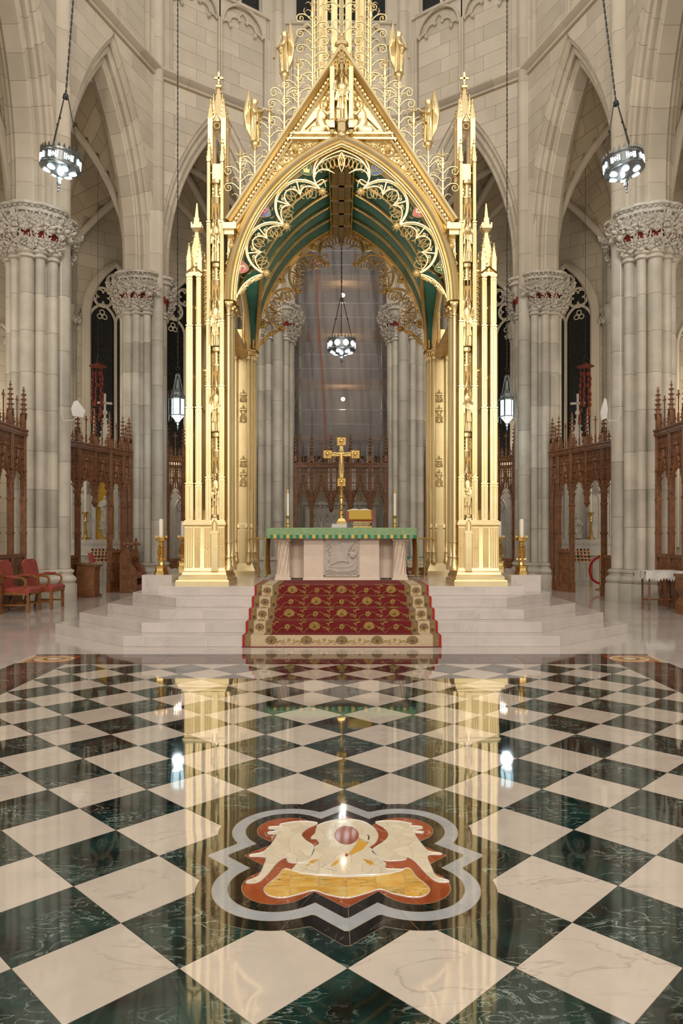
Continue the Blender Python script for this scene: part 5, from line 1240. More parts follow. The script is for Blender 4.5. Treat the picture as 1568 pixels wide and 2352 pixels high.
# candlesticks
def small_candle(x, y, z, lab, grp):
    t = thing('altar_candlestick', lab, 'candlestick', (x, y, z), 0, grp)
    MB().lathe([(.055, 0), (.055, .02), (.03, .03), (.022, .07), (.035, .09), (.02, .12), (.02, .18), (.04, .20), (.045, .23), (.02, .235)], 12).build('stick', M['brass'], t)
    MB().lathe([(.024, .235), (.024, .68)], 12).build('candle', M['wax'], t); MB().lathe([(.027, .66), (.027, .70), (.02, .705), (.018, .73), (.012, .735)], 10).build('follower', M['goldd'], t)
    return t
for s in (-1, 1): small_candle(s*1.02, 13.72, CT, 'slim white candle in a small brass stick on the altar', 'altar candles')
def big_candle(x, y, z, lab, grp):
    t = thing('tall_candlestick', lab, 'candlestick', (x, y, z), 0, grp)
    MB().lathe([(.13, 0), (.13, .05), (.11, .06), (.105, .12), (.12, .13), (.12, .15), (.07, .17)], 6).build('foot', M['brass'], t)
    q = MB().lathe([(.055, .17), (.045, .22), (.06, .25), (.06, .29), (.04, .31), (.035, .40), (.04, .49), (.055, .51), (.04, .53), (.045, .57), (.09, .60), (.10, .63), (.10, .66), (.03, .665)], 8)
    for k in range(6):
        a = k*pi/3; q.tube([(.05*cos(a), .05*sin(a), .31), (.058*cos(a), .058*sin(a), .4), (.05*cos(a), .05*sin(a), .5)], .010, 5); q.ball((.075*cos(a), .075*sin(a), .27), .02, 5, 4); q.box(.095*cos(a)-.012, .095*cos(a)+.012, .095*sin(a)-.012, .095*sin(a)+.012, .65, .69)
    for z_ in (.34, .38, .42, .46):
        for k in range(6): q.ball((.045*cos(k*pi/3+.5), .045*sin(k*pi/3+.5), z_), .012, 5, 3)
    q.build('stem', M['brass'], t); MB().lathe([(.038, .66), (.038, .97), (.03, .985), (.005, .99)], 14).build('candle', M['wax'], t); return t
for x, y, lab in ((-3.2, 12.78, 'tall brass candlestick with thick candle on the ledge front, beside the carved throne'), (-3.28, 14.9, 'tall brass candlestick half hidden behind the canopy pier, on the ledge by the throne')):
    big_candle(x, y, .88, lab, None)
for x, y, lab in ((3.2, 12.78, 'tall brass candlestick with thick candle on the ledge front, opposite the side with the throne'), (3.28, 14.9, 'tall brass candlestick close behind the canopy pier, opposite the side with the throne')):
    big_candle(x, y, .88, lab, None)
# brass handrails behind the altar
for s in (-1, 1):
    t = thing('brass_handrail', 'slim brass handrail with a single post beside the altar', 'handrail', (s*1.64, 14.2, .75), 0, 'brass handrails by the altar')
    MB().lathe([(.05, 0), (.05, .01), (.02, .02), (.018, .74)], 10).build('post', M['brass'], t); MB().tube([(s*.18, 0, .72), (s*.16, 0, .755), (s*.10, 0, .76), (-s*.26, 0, .765)], .018, 8).build('rail', M['brass'], t)
# books and box stacked behind the altar
for k, (w_, mt, lab) in enumerate(((.40, 'wood', 'dark wooden box at the bottom of the book pile by the handrail'), (.36, 'paper', 'white folded linen in the pile by the handrail'), (.38, 'paper', 'thick pale book lying in the pile by the handrail'), (.34, 'teal', 'teal cloth folder topping the pile by the handrail'))):
    z = .75+[0, .16, .24, .32][k]; h = [.16, .08, .08, .05][k]
    o = thing(('storage_box', 'folded_linen', 'pale_book', 'teal_folder')[k], lab, ('box', 'linen', 'book', 'folder')[k], (1.56, 15.0, z))
    MB().box(-w_/2, w_/2, -.14, .14, 0, h*.15).box(-w_/2, w_/2, -.14, .14, h*.85, h).box(-w_/2, -w_/2+.02, -.14, .14, h*.15, h*.85).build('cover', M[mt], o, 0); MB().box(-w_/2+.02, w_/2-.015, -.13, .13, h*.15, h*.85).build('contents', M['paper' if k else 'wood'], o, 0)
for k, mt in enumerate(('woodl', 'red')):
    o = thing('prayer_book', ('brown prayer book lying on the platform behind the altar', 'red prayer book on top of a brown one behind the altar')[k], 'book', (1.45, 14.4, .75+.06*k)); MB().box(-.13, .13, -.1, .1, 0, .012).box(-.13, .13, -.1, .1, .046, .058).box(-.13, -.118, -.1, .1, 0, .058).build('cover', M[mt], o, 0); MB().box(-.118, .12, -.09, .09, .012, .046).build('pages', M['paper'], o, 0)
# ================================================================= carved wooden screens
W = M['wood']
def post_mesh():
    q = MB().box(-.065, .065, -.065, .065, 0, .22).box(-.05, .05, -.05, .05, .22, 4.0)
    for s in (-1, 1):
        for t in (-1, 1): q.tube([(s*.045, t*.045, .24), (s*.045, t*.045, 3.95)], .016, 6)
    q.tube([(0, -.055, .24), (0, -.055, 3.95)], .014, 6)
    for z in (.22, .6, 1.6, 2.35, 3.0, 3.82): q.box(-.068, .068, -.068, .068, z, z+.045)
    return q.mesh('post', W, 30)
def pinnacle_mesh(h=1.0):
    q = MB().box(-.05, .05, -.05, .05, 3.9, 4.25)
    for s in (-1, 1):
        q.tube([(s*.045, -.045, 3.9), (s*.045, -.045, 4.25)], .012, 5)
        q.add([(-.06, -.06*s, 4.2), (.06, -.06*s, 4.2), (0, -.065*s, 4.36)], [(0, 1, 2), (2, 1, 0)])
    q.lathe([(.055, 4.25), (.035, 4.45), (.02, 4.72), (.008, 4.9)], 6)
    for k in range(5):
        z = 4.32+.11*k; r = .06-.006*k
        for a in range(4): q.ball((r*cos(a*pi/2), r*sin(a*pi/2), z), (.028, .028, .02), 5, 4)
        q.lathe([(r*.75, z-.015), (r*1.0, z), (r*.6, z+.02)], 6)
    q.ball((0, 0, 4.86), (.03, .03, .028), 6, 4); q.ball((0, 0, 4.92), (.014, .014, .025), 6, 4)
    return q.mesh('pinnacle', W, 40)
POST, PINN = post_mesh(), pinnacle_mesh()
q = MB().box(-.045, .045, -.045, .045, 2.62, 4.0)
for z in (2.62, 3.0, 3.82): q.box(-.06, .06, -.06, .06, z, z+.05)
q.lathe([(.01, 2.30), (.05, 2.36), (.075, 2.44), (.06, 2.50), (.05, 2.62)], 8)
for k in range(8): q.ball((.06*cos(k*pi/4), .06*sin(k*pi/4), 2.42), .028, 5, 4)
PEND = q.mesh('pendant', W, 40)
HEADS = {}
def head_mesh(w_):
    key = round(w_, 2)
    if key in HEADS: return HEADS[key]
    q = MB(); a = w_/2-.04
    for z0, z1 in ((3.78, 3.84), (3.28, 3.32), (3.52, 3.545)): q.box(-a, a, -.03, .03, z0, z1)
    n = max(2, round(w_/.085)); st = 2*a/n
    for k in range(n+1): q.box(-a+st*k-.009, -a+st*k+.009, -.022, .022, 3.0, 3.8)
    for k in range(n):
        x = -a+st*(k+.5)
        q.tube([(x+st*.36*cos(j*pi/4), 0, 3.66+st*.40*sin(j*pi/4)) for j in range(8)], .010, 5, True); q.tube([(x+st*.2*cos(j*pi/2), 0, 3.60+st*.2*sin(j*pi/2)) for j in range(4)], .009, 4, True)
        q.tube([(p[0], 0, p[1]) for p in pointed(st/2, st*.7, 4, x, 3.42)], .009, 4); q.tube([(p[0], 0, p[1]) for p in pointed(st/2, st*.7, 4, x, 3.14)], .010, 4)
    # ogee arch with crockets
    for s in (-1, 1):
        og = bez([(s*a, 0, 2.52), (s*a, 0, 2.95), (s*a*.25, 0, 2.92), (s*.02, 0, 3.48)], 14); q.tube([(x, -.03, z) for x, _, z in og], .026, 6); q.tube([(x*.90, -.01, z-.05) for x, _, z in og], .016, 5)
        for k in range(2, 14, 2):
            x, _, z = og[k]; q.ball((x+s*.03, -.05, z+.035), (.032, .026, .026), 5, 4)
        for k in (1, 4, 7): x, _, z = og[k]; x2, _, z2 = og[k+3]; q.tube([(p[0], 0, p[1]) for p in arc3((x, z), ((x+x2)/2-s*.06, (z+z2)/2-.05), ((x+x2)/2-s*.10, (z+z2)/2+.0), 5)], .013, 5); q.ball(((x+x2)/2-s*.10, 0, (z+z2)/2-.01), .020, 5, 4)
        # filled spandrel beside the ogee
        for k in range(3): q.tube([(s*(a-.03-.05*k)+.03*cos(j*pi/4), 0, 3.08-.02*k+.05*sin(j*pi/4)) for j in range(8)], .010, 4, True)
        tri = [(s*a, 2.56), (s*a, 3.05), (s*a*.45, 3.05)]+[(x, z+.01) for x, _, z in og[7:0:-1]]
        q.slab(tri if s > 0 else tri[::-1], -.008, .008)
    q.ball((0, -.04, 3.54), (.045, .035, .05), 6, 5)
    HEADS[key] = q.mesh('arch_head', W, 40); return HEADS[key]
q = MB().lathe([(.016, 3.93), (.013, 4.5), (.02, 4.51), (.012, 4.53)], 5).box(-.012, .012, -.012, .012, 4.5, 4.66).box(-.05, .05, -.012, .012, 4.57, 4.60)
for dx, dz in ((-.055, 4.585), (.055, 4.585), (0, 4.67)): q.ball((dx, 0, dz), .018, 5, 4)
q.lathe([(.03, 4.0), (.022, 4.15), (.03, 4.17), (.014, 4.2)], 5); CRS = q.mesh('crest_cross', W, 40)
q = MB().lathe([(.022, 3.93), (.012, 4.1)], 5)
for dx, dz, r in ((0, 4.14, .04), (-.045, 4.08, .03), (.045, 4.08, .03), (-.035, 3.99, .028), (.035, 3.99, .028), (0, 4.21, .022), (0, 4.26, .012)): q.ball((dx, 0, dz), (r, r*.6, r), 5, 4)
FLE = q.mesh('crest_fleuron', W, 40)
def dado(par, x0, x1, h=1.0):
    q = MB().box(x0, x1, -.03, .03, .12, h)
    n = 2; st = (x1-x0)/n
    for k in range(n):
        a, b = x0+st*k, x0+st*(k+1); q.box(a+.03, b-.03, -.045, -.03, .25, h*.55); q.box(a+.05, b-.05, -.055, -.045, .3, h*.50); q.box(a+.03, b-.03, -.045, -.03, h*.6, h-.12); q.tube([(p[0], -.05, p[1]) for p in pointed((b-a)/2-.05, .14, 5, (a+b)/2, h*.72)], .010, 5)
    q.box(x0, x1, -.06, .06, h-.02, h+.06); q.box(x0, x1, -.06, .05, 0, .12); q.build('dado_panel', W, par, 25)
def screen(loc, rz, stops, dados, label, grp=None):
    o = thing('carved_screen', label, 'screen', loc, rz, grp)
    a, b = stops[0][0], stops[-1][0]
    r = MB().box(a-.06, b+.06, -.09, .09, 3.84, 3.87).box(a-.06, b+.06, -.075, .075, 3.87, 3.93).box(a-.06, b+.06, -.10, .10, 3.93, 3.96).box(a-.06, b+.06, -.07, .07, 3.80, 3.84); n = int((b-a)/.07)
    for k in range(n): r.ball((a+(b-a)*(k+.5)/n, -.08, 3.90), (.02, .016, .016), 5, 3)
    r.build('top_rail', W, o, 30)
    for x, kd in stops:
        p = put('post' if kd == 'post' else 'pendant', POST if kd == 'post' else PEND, o, T(x, 0, 0)); put('pinnacle', PINN, p, T(0, 0, 0) @ SC(1, 1, 1))
    for (x0, _), (x1, _) in zip(stops, stops[1:]):
        w_ = x1-x0; put('arch_head', head_mesh(w_), o, T((x0+x1)/2, 0, 0)); put('crest_cross', CRS, o, T((x0+x1)/2, 0, 0))
        for s in (-1, 1): put('crest_fleuron', FLE, o, T((x0+x1)/2+s*w_*.25, 0, 0))
    for x0, x1, h in dados: dado(o, x0+.05, x1-.05, h)
    return o
SYM = [(-1.5, 'post'), (-.97, 'post'), (-.32, 'pendant'), (.32, 'pendant'), (.97, 'post'), (1.5, 'post')]
DOOR = [(-1.5, 'post'), (-.76, 'post'), (-.07, 'pendant'), (.58, 'post'), (1.18, 'post'), (1.48, 'post')]
def bay_at(deg): a = radians(deg); return (ap*cos(a), AC.y+ap*sin(a), 0), a-pi/2
l_, r_ = bay_at(90); screen(l_, r_, SYM, [], 'carved dark oak screen with pendants, centred behind the altar cross')
l_, r_ = bay_at(126); o = screen(l_, r_, SYM, [(-1.5, -.97, .8), (.97, 1.5, .8)], 'carved oak screen partly hidden behind a golden canopy pier', 'screens behind the canopy piers'); mirror(o)
l_, r_ = bay_at(162); o = screen(l_, r_, DOOR, [(-1.5, -.76, 1.0), (.58, 1.18, 1.1)], 'carved oak screen with open doorway before the golden niche chapel'); mirror(o, 'carved oak screen with open doorway before the white chapel and red rope')
FRT = [(-1.9, 'post'), (-1.2, 'post'), (-.5, 'post'), (.2, 'post'), (.85, 'post'), (1.5, 'post')]
o = screen((-7.2, AC.y-2.225, 0), pi/2, FRT, [(-1.9, -1.2, 1.1), (-1.2, -.5, 1.1), (-.5, .2, 1.1), (.2, .85, 1.1), (.85, 1.5, 1.1)], 'carved oak screen standing behind the red armchairs'); mirror(o, 'carved oak screen standing behind the lace-covered table')
# ================================================================= hanging lanterns
def chain(par, pts, r=.012, link=.07, name='chain'):
    q = MB()
    for a, b in zip(pts, pts[1:]):
        a, b = Vector(a), Vector(b); n = max(1, int((b-a).length/link)); d = (b-a)/n
        for k in range(n):
            c = a+d*(k+.5); q.tube([tuple(c-d*.55), tuple(c+d*.55)], r*(1.0 if k % 2 else .6), 5)
    q.build(name, M['iron'], par, 40)
def crown_lantern(loc, top, lab, lens=True, tilt=0, R=.40, grp=None):
    t = thing('crown_lantern', lab, 'lantern', loc, 0, grp); t.rotation_euler = (tilt*.5, tilt, 0)
    n = 24; SV = M['silver']
    MB().lathe([(R*.96, -.06), (R*1.04, -.05), (R*1.04, -.02), (R, 0), (R, .20), (R*1.05, .22), (R*1.05, .26), (R*.98, .27), (R*.9, .2), (R*.9, 0)], n).build('drum', SV, t)
    q = MB()
    for k in range(n): a = 2*pi*k/n; q.ball((R*cos(a), R*sin(a), .29), (.025, .025, .035), 5, 4); q.ball((R*cos(a), R*sin(a), .33), (.012, .012, .02), 5, 3)
    q.build('cresting', SV, t, kind='stuff')
    MB().loft([[(r*cos(2*pi*j/n), r*sin(2*pi*j/n), z) for j in range(n)] for r, z in ((R*.97, -.055), (R*.72, -.10), (R*.35, -.15), (R*.12, -.20), (.02, -.24))], c1=True).build('underside', SV, t)
    MB().lathe([(.06, -.20), (.07, -.24), (.03, -.27), (.045, -.31), (.045, -.36), (.02, -.40), (.025, -.43), (.008, -.46), (.02, -.49), (.004, -.53)], 8).build('finial', SV, t)
    for k in range(6):
        a = k*pi/3+.2; c = (R*.66*cos(a), R*.66*sin(a)); nrm = Vector((cos(a)*.22, sin(a)*.22, -1)).normalized()
        q = MB().lathe([(.078, 0), (.078, .012), (.05, .02)], 14); q.xf(T(c[0], c[1], -.112) @ nrm.to_track_quat('Z', 'Y').to_matrix().to_4x4()); q.build('lit_lens', M['bulb'], t)
    for k in range(8 if lens else 10):
        a = 2*pi*k/(8 if lens else 10); Mx_ = RZ(a+pi/2) @ T(0, -R-.004, .10)
        if lens:
            for dx in (-.09, -.05, .05, .09): MB().box(dx-.008, dx+.008, -.005, .006, -.06, .06).xf(Mx_).build('lit_slot', M['bulb'], t, 0)
            q = MB()
            for b in range(4): q.ball((.025*cos(b*pi/2), 0, .03*sin(b*pi/2)), (.016, .008, .016), 6, 4)
            q.xf(Mx_).build('lit_quatrefoil', M['bulb'], t)
        else: MB().slab([(.085*cos(j*pi/6), .085*sin(j*pi/6)) for j in range(12)], -.006, .006).xf(Mx_).build('lit_roundel', M['bulb'], t, 0)
    H = 1.45
    for k in range(3):
        a = k*2*pi/3+.5; p0 = (R*.95*cos(a), R*.95*sin(a), .27); p1 = (.05*cos(a), .05*sin(a), H); m_ = tuple((u*.45+v*.55) for u, v in zip(p0, p1)); q = MB().tube([p0, m_, p1], .012, 5); q.ball(m_, .03, 6, 4); q.ball(p0, .03, 6, 4); q.build('suspension_rod', M['iron'], t)
    MB().ball((0, 0, H+.02), .06, 8, 6).lathe([(.07, H-.03), (.03, H+.05)], 8).build('hanger_ring', M['iron'], t)
    chain(t, [(0, 0, H), (0, 0, top-loc[2])], .022)
    l = lamp('POINT', 'crown_lantern_light', (loc[0], loc[1], loc[2]-.30), 26 if lens else 8, (.9, .97, 1), .08)
    return t
crown_lantern((-5.97, 15.3, 9.40), 19.5, 'round metal crown lantern with lit lenses hanging beside the pier near the armchairs', tilt=.10)
crown_lantern((6.02, 15.3, 9.36), 19.5, 'round metal crown lantern with lit lenses hanging beside the pier near the lace table', tilt=-.10)
crown_lantern((0.02, 21.2, 7.05), 18.0, 'round metal crown lantern with lit roundels hanging inside the canopy arch', lens=False)
def hex_lantern(x, y, z, lab):
    t = thing('hexagonal_lantern', lab, 'lantern', (x, y, z), 0, 'hexagonal glass lanterns'); R = .17; SV = M['silver']
    hx = lambda r, zz: [(r*cos(k*pi/3), r*sin(k*pi/3), zz) for k in range(6)]
    for k in range(6):
        a, b = k*pi/3, (k+1)*pi/3; P = lambda r, an, zz: (r*cos(an), r*sin(an), zz)
        MB().add([P(R, a, 0), P(R, b, 0), P(R, b, .42), P(R, a, .42)], [(0, 1, 2, 3)]).build('glass_pane', M['lant'], t, 0)
        q = MB().tube([P(R+.01, a, -.02), P(R+.01, a, .50)], .012, 5); q.tube([P(R, a, .14), P(R, b, .14)], .005, 4); q.tube([P(R, a, .28), P(R, b, .28)], .005, 4); q.tube([P(R+.07, a, -.18), P(R+.08, a, .55), P(R+.07, a, .66)], [.008, .012, .003], 5); q.tube([P(R, a, .45), P(R+.08, a, .42)], .008, 4); q.tube([P(R, a, 0), P(R+.08, a, -.05)], .008, 4); q.build('corner_bar', SV, t)
        MB().add([P(R, a, -.03), P(.03, a, -.2), P(.03, b, -.2), P(R, b, -.03)], [(0, 1, 2, 3)]).build('lower_pane', M['bulb'], t, 0)
    MB().loft([hx(R*1.08, -.03), hx(R*1.1, 0), hx(R*1.0, .005)]).build('lower_band', SV, t, 20); MB().loft([hx(R*1.08, .42), hx(R*1.1, .46), hx(R*.75, .50), hx(R*.7, .60), hx(R*.3, .72), hx(.03, .95)]).build('roof', SV, t, 20)
    q = MB()
    for k in range(6): q.ball((R*1.05*cos(k*pi/3+.5), R*1.05*sin(k*pi/3+.5), .49), (.03, .03, .05), 5, 4); q.tube([(R*.9*cos(k*pi/3), R*.9*sin(k*pi/3), .5), (.05*cos(k*pi/3), .05*sin(k*pi/3), 1.1)], .008, 4)
    q.build('roof_cresting', SV, t); MB().lathe([(.03, -.2), (.04, -.24), (.012, -.28), (.02, -.33), (.004, -.42)], 6).build('finial', SV, t)
    q = MB().lathe([(.04, 1.08), (.04, 1.12), (.015, 1.14)], 8); q.tube([(.05*cos(j*pi/4), 0, 1.25+.05*sin(j*pi/4)) for j in range(8)], .012, 5, True); q.build('hanger_ring', M['iron'], t); chain(t, [(0, 0, 1.3), (0, 0, 14.8)], .018)
    lamp('POINT', 'hexagonal_lantern_light', (x, y, z-.3), 14, (.8, .93, 1), .15)
hex_lantern(-4.42, 19.5, 4.83, 'narrow hexagonal lantern of bluish glass hanging on a long chain by a canopy pier'); hex_lantern(4.50, 19.5, 4.80, 'narrow hexagonal lantern of bluish glass hanging on a long chain by a canopy pier')
# ================================================================= hanging red hats
def hat(x, y, z, lab):
    t = thing('hanging_red_hat', lab, 'hat', (x, y, z), 0, 'red ceremonial hats')
    MB().lathe([(.26, 0), (.265, .012), (.14, .03), (.10, .04), (.09, .10), (.02, .12)], 20).build('brim', M['hat'], t)
    q = MB()
    for k in range(3): q.tube([(.2*cos(k*2.1), .2*sin(k*2.1), .02), (0, 0, .38)], .006, 4)
    q.tube([(0, 0, .36), (0, 0, 6.6)], .006, 4); q.build('hanging_cord', M['iron'], t)
    rr = random.Random(int(x*10))
    for dx, L_ in ((-.16, 1.5), (-.05, 1.0), (.08, 1.45), (.13, 1.3)):
        q = MB(); q.tube(spline([(dx, -.02, 0), (dx+.02, -.02, -L_*.4), (dx-.02, -.02, -L_)], 4), .012, 5)
        for k in range(7): zz = -.15-(L_-.2)*k/7; q.lathe([(.012, 0), (.035, -.05), (.03, -.12), (.006, -.13)], 6, (dx+rr.uniform(-.03, .03), -.02, zz))
        q.lathe([(.01, .05), (.04, 0), (.05, -.22), (.01, -.23)], 6, (dx-.02, -.02, -L_)); q.build('tassel_cord', M['hat'], t)
hat(-7.42, 22.0, 6.72, 'flat red ceremonial hat with tassels hanging in the aisle, on the throne side'); hat(7.48, 22.0, 6.72, 'flat red ceremonial hat with tassels hanging in the aisle, on the lace table side')
hat(-3.0, 25.5, 6.75, 'flat red hat mostly hidden behind a canopy pier'); hat(3.05, 25.5, 6.75, 'flat red hat mostly hidden behind a canopy pier')
# ================================================================= wall speakers on the piers
for s, lab in ((-1, 'white wedge speaker on the pier near the red armchairs'), (1, 'white wedge speaker on the pier near the lace table')):
    t = thing('wall_speaker', lab, 'speaker', (s*6.12, 16.72, 4.5))
    q = MB().loft([[(-.10, -.03, -.16), (.14, -.03, -.20), (.14, .02, -.20), (-.10, .02, -.16)], [(-.13, -.05, .0), (.20, -.05, -.05), (.20, .02, -.05), (-.13, .02, .0)], [(-.08, -.03, .17), (.0, -.03, .20), (.0, .02, .20), (-.08, .02, .17)]]); 
    if s > 0: q.xf(MX @ SC(.5, 1, 1.3))
    q.build('housing', M['white'], t); MB().tube([(s*.02, .0, -.16), (s*.10, 0, -.26), (s*.30, -.02, -.27), (s*.36, -.05, -.15), (s*.36, -.05, 3.4)], .010, 5).build('cable', M['white'], t)
# ================================================================= seats and tables
def armchair(x, y, rz, lab):
    t = thing('red_armchair', lab, 'armchair', (x, y, 0), rz, None); R_, L = M['red'], M['woodl']     # faces local -y
    MB().loft([[(-.30, -.30, .40), (.30, -.30, .40), (.27, .26, .40), (-.27, .26, .40)], [(-.31, -.31, .47), (.31, -.31, .47), (.28, .27, .47), (-.28, .27, .47)], [(-.26, -.26, .51), (.26, -.26, .51), (.23, .22, .51), (-.23, .22, .51)]]).build('seat', R_, t, 40)
    MB().loft([[(-.25, .24, .50), (.25, .24, .50), (.25, .31, .50), (-.25, .31, .50)], [(-.27, .28, .80), (.27, .28, .80), (.27, .35, .80), (-.27, .35, .80)], [(-.27, .33, 1.0), (.27, .33, 1.0), (.27, .39, 1.0), (-.27, .39, 1.0)], [(-.16, .34, 1.06), (.16, .34, 1.06), (.16, .39, 1.06), (-.16, .39, 1.06)]]).build('backrest', R_, t, 40)
    for s in (-1, 1):
        MB().box(s*.27-.025, s*.27+.025, -.29, -.24, 0, .40, tx=-.004).build('leg', L, t); MB().tube([(s*.25, .36, 0), (s*.25, .27, .40), (s*.25, .30, .7)], .026, 6).build('leg', L, t)
        MB().tube(spline([(s*.27, .30, .70), (s*.31, .10, .72), (s*.31, -.12, .71), (s*.30, -.22, .66), (s*.29, -.20, .55), (s*.28, -.10, .44)], 4), .024, 6).build('arm', L, t); MB().box(s*.31-.03, s*.31+.03, -.08, .16, .725, .76).build('arm_pad', R_, t); MB().box(s*.26-.012, s*.26+.012, -.27, .34, .14, .17).build('stretcher', L, t)
    MB().box(-.26, .26, .0, .024, .14, .17).build('stretcher', L, t); q = MB().box(-.29, .29, -.30, -.27, .36, .42).box(-.29, -.26, -.30, .26, .36, .42).box(.26, .29, -.30, .26, .36, .42); q.build('seat_rail', L, t)
armchair(-6.60, 14.85, pi/2, 'red leather armchair in front, its back against the desk'); armchair(-6.42, 15.62, pi/2-.06, 'red leather armchair nearer the stone pier, tucked behind another')
t = thing('oak_desk', 'oak prayer desk end standing before the red armchairs', 'desk', (-6.92, 14.3, 0))
MB().box(-.16, .16, -.2, .2, .74, .80).build('desk_top', M['woodl'], t, 0); MB().box(-.15, .15, -.16, .16, 0, .10).build('foot', M['woodl'], t, 0); MB().box(-.12, .12, -.14, .14, .1, .74).box(-.15, .15, -.17, .17, .62, .74).build('body', M['woodl'], t, 0)
t = thing('oak_bench', 'oak bench end with scrolled bracket beside the lace-covered table', 'bench', (6.90, 14.35, 0))
MB().box(-.18, .18, -.2, .2, .74, .80).build('bench_top', M['woodl'], t, 0); MB().slab([(-.16, 0), (.16, 0), (.16, .74), (-.16, .74), (-.16, .5), (-.06, .36), (-.16, .2)], -.16, .16).build('bench_end', M['woodl'], t, 0)
t = thing('lace_table', 'small dark table with turned legs covered by a white lace cloth', 'table', (6.72, 15.2, 0))
MB().box(-.36, .36, -.24, .24, .76, .82).build('table_top', M['wood'], t, 0)
for sx in (-1, 1):
    for sy in (-1, 1): MB().lathe([(.02, 0), (.03, .03), (.02, .06), (.03, .12), (.02, .18)]+[(.018+.008*(k % 2), .2+.03*k) for k in range(18)]+[(.03, .76)], 8, (sx*.28, sy*.17, 0)).build('leg', M['wood'], t)
    MB().box(sx*.28-.012, sx*.28+.012, -.17, .17, .2, .23).build('stretcher', M['wood'], t)
MB().box(-.28, .28, -.012, .012, .2, .23).build('stretcher', M['wood'], t)
lc = thing('lace_cloth', 'white lace cloth with pointed edge spread over the small side table', 'cloth', (6.72, 15.2, .82)); MB().box(-.40, .40, -.28, .28, 0, .008).build('cloth_top', M['lace'], lc, 0)
for x0, y0, x1, y1, n in ((-.40, -.283, .40, -.283, 13), (-.403, .28, -.403, -.28, 9), (.403, -.28, .403, .28, 9)):
    q = MB()
    pts = [(x0, y0, .004), (x1, y1, .004)]
    for k in range(n):
        a, b, c = k/n, (k+1)/n, (k+.5)/n; P = lambda u, z, o=0: (x0+(x1-x0)*u+.012*sin(u*17)*(y1 != y0), y0+(y1-y0)*u-.02*sin(u*14)*(y1 == y0), z); d = .02*sin(k*1.3)
        q.add([P(a, .004), P(b, .004), P(b, -.14+d), P(c, -.20+d), P(a, -.14+d)], [(0, 1, 2, 3, 4)]); q.tube([P(a, -.13+d), P(c, -.19+d), P(b, -.13+d)], .006, 4)
    q.build('lace_edge', M['lace'], lc, 0)
# carved throne
t = thing('carved_throne', 'carved dark oak throne with fleur-de-lis finials and red seat', 'throne', (-5.78, 19.9, 0), pi/2); TH = M['wood']  # faces local -y
for s in (-1, 1):
    pr = [(-.28, 0), (.22, 0), (.22, .95), (.20, 1.10), (.12, 1.22), (.0, 1.26)] 
    out = [(-.26, 0), (.20, 0), (.20, 1.02), (.02, 1.22), (-.03, 1.22), (-.08, 1.05), (-.10, .80), (-.24, .62), (-.26, .5)]
    q = MB().slab(out, -.035, .035).xf(T(s*.42, 0, 0) @ RZ(pi/2)); e = q.build('bench_end', TH, t, 0)
    q = MB()
    for z in (.12, .36, .60, .84):
        for dx in (-.14, -.02, .10):
            if z > .55 and dx < -.1: continue
            q.tube([(dx+.045*cos(j*pi/4), -.04, z+.08+.07*sin(j*pi/4)) for j in range(8)], .012, 5, True); q.ball((dx, -.04, z+.08), (.025, .02, .035), 6, 4)
    for x0 in (-.20, -.08, .04, .16): q.box(x0-.008, x0+.008, -.05, -.035, .05, .58 if x0 < -.1 else .98)
    q2 = MB(); q2.join(q); q2.join(q, Matrix.Diagonal((1, -1, 1, 1))); q2.xf(T(s*.42, 0, 0) @ RZ(pi/2)); q2.build('carved_tracery', TH, e)
    f_ = MB()
    for dx, dz, r in ((0, 1.34, .065), (-.085, 1.32, .05), (.085, 1.32, .05), (0, 1.43, .04), (0, 1.25, .05), (0, 1.48, .02)): f_.ball((dx, 0, dz), (r, .03, r), 7, 5)
    f_.xf(T(s*.42, 0, 0) @ RZ(pi/2)); f_.build('fleur_finial', TH, e)
MB().box(-.38, .38, -.22, .18, .38, .44).build('seat_board', TH, t, 0); MB().loft([[(-.36, -.22, .44), (.36, -.22, .44), (.36, .16, .44), (-.36, .16, .44)], [(-.36, -.23, .50), (.36, -.23, .50), (.36, .17, .50), (-.36, .17, .50)], [(-.31, -.19, .53), (.31, -.19, .53), (.31, .13, .53), (-.31, .13, .53)]]).build('seat_cushion', M['red'], t, 40); MB().box(-.38, .38, .16, .2, .1, 1.1).build('back_panel', TH, t, 0); MB().box(-.36, .36, -.2, -.16, .05, .2).build('red_kneeling_roll', M['red'], t, 0)
# kneeler with sloping desk
t = thing('wooden_kneeler', 'reddish wooden kneeler with a sloping desk beside the stone pier', 'kneeler', (-6.42, 18.3, 0))
MB().box(-.26, .26, -.25, .25, 0, .06).build('base', TH, t, 0); MB().slab([(-.22, .06), (.22, .06), (.22, .62), (.25, .78), (-.22, .82), (-.24, .6)], -.2, .2).build('body', M['wood'], t, 0); MB().loft([[(-.26, -.24, .84), (.28, -.24, .78), (.28, .24, .78), (-.26, .24, .84)], [(-.26, -.24, .87), (.28, -.24, .81), (.28, .24, .81), (-.26, .24, .87)]]).build('desk_top', M['wood'], t, 0)
q = MB().slab([(-.02, .87), (.06, .87), (.0, 1.1), (-.06, 1.12)], -.1, .1); q.xf(T(-6.42+.08, 18.3, 0)); bkx = q.build('leaning_red_book', M['red'], None, 0); tag(bkx, 'red book propped upright on the wooden kneeler', 'book')
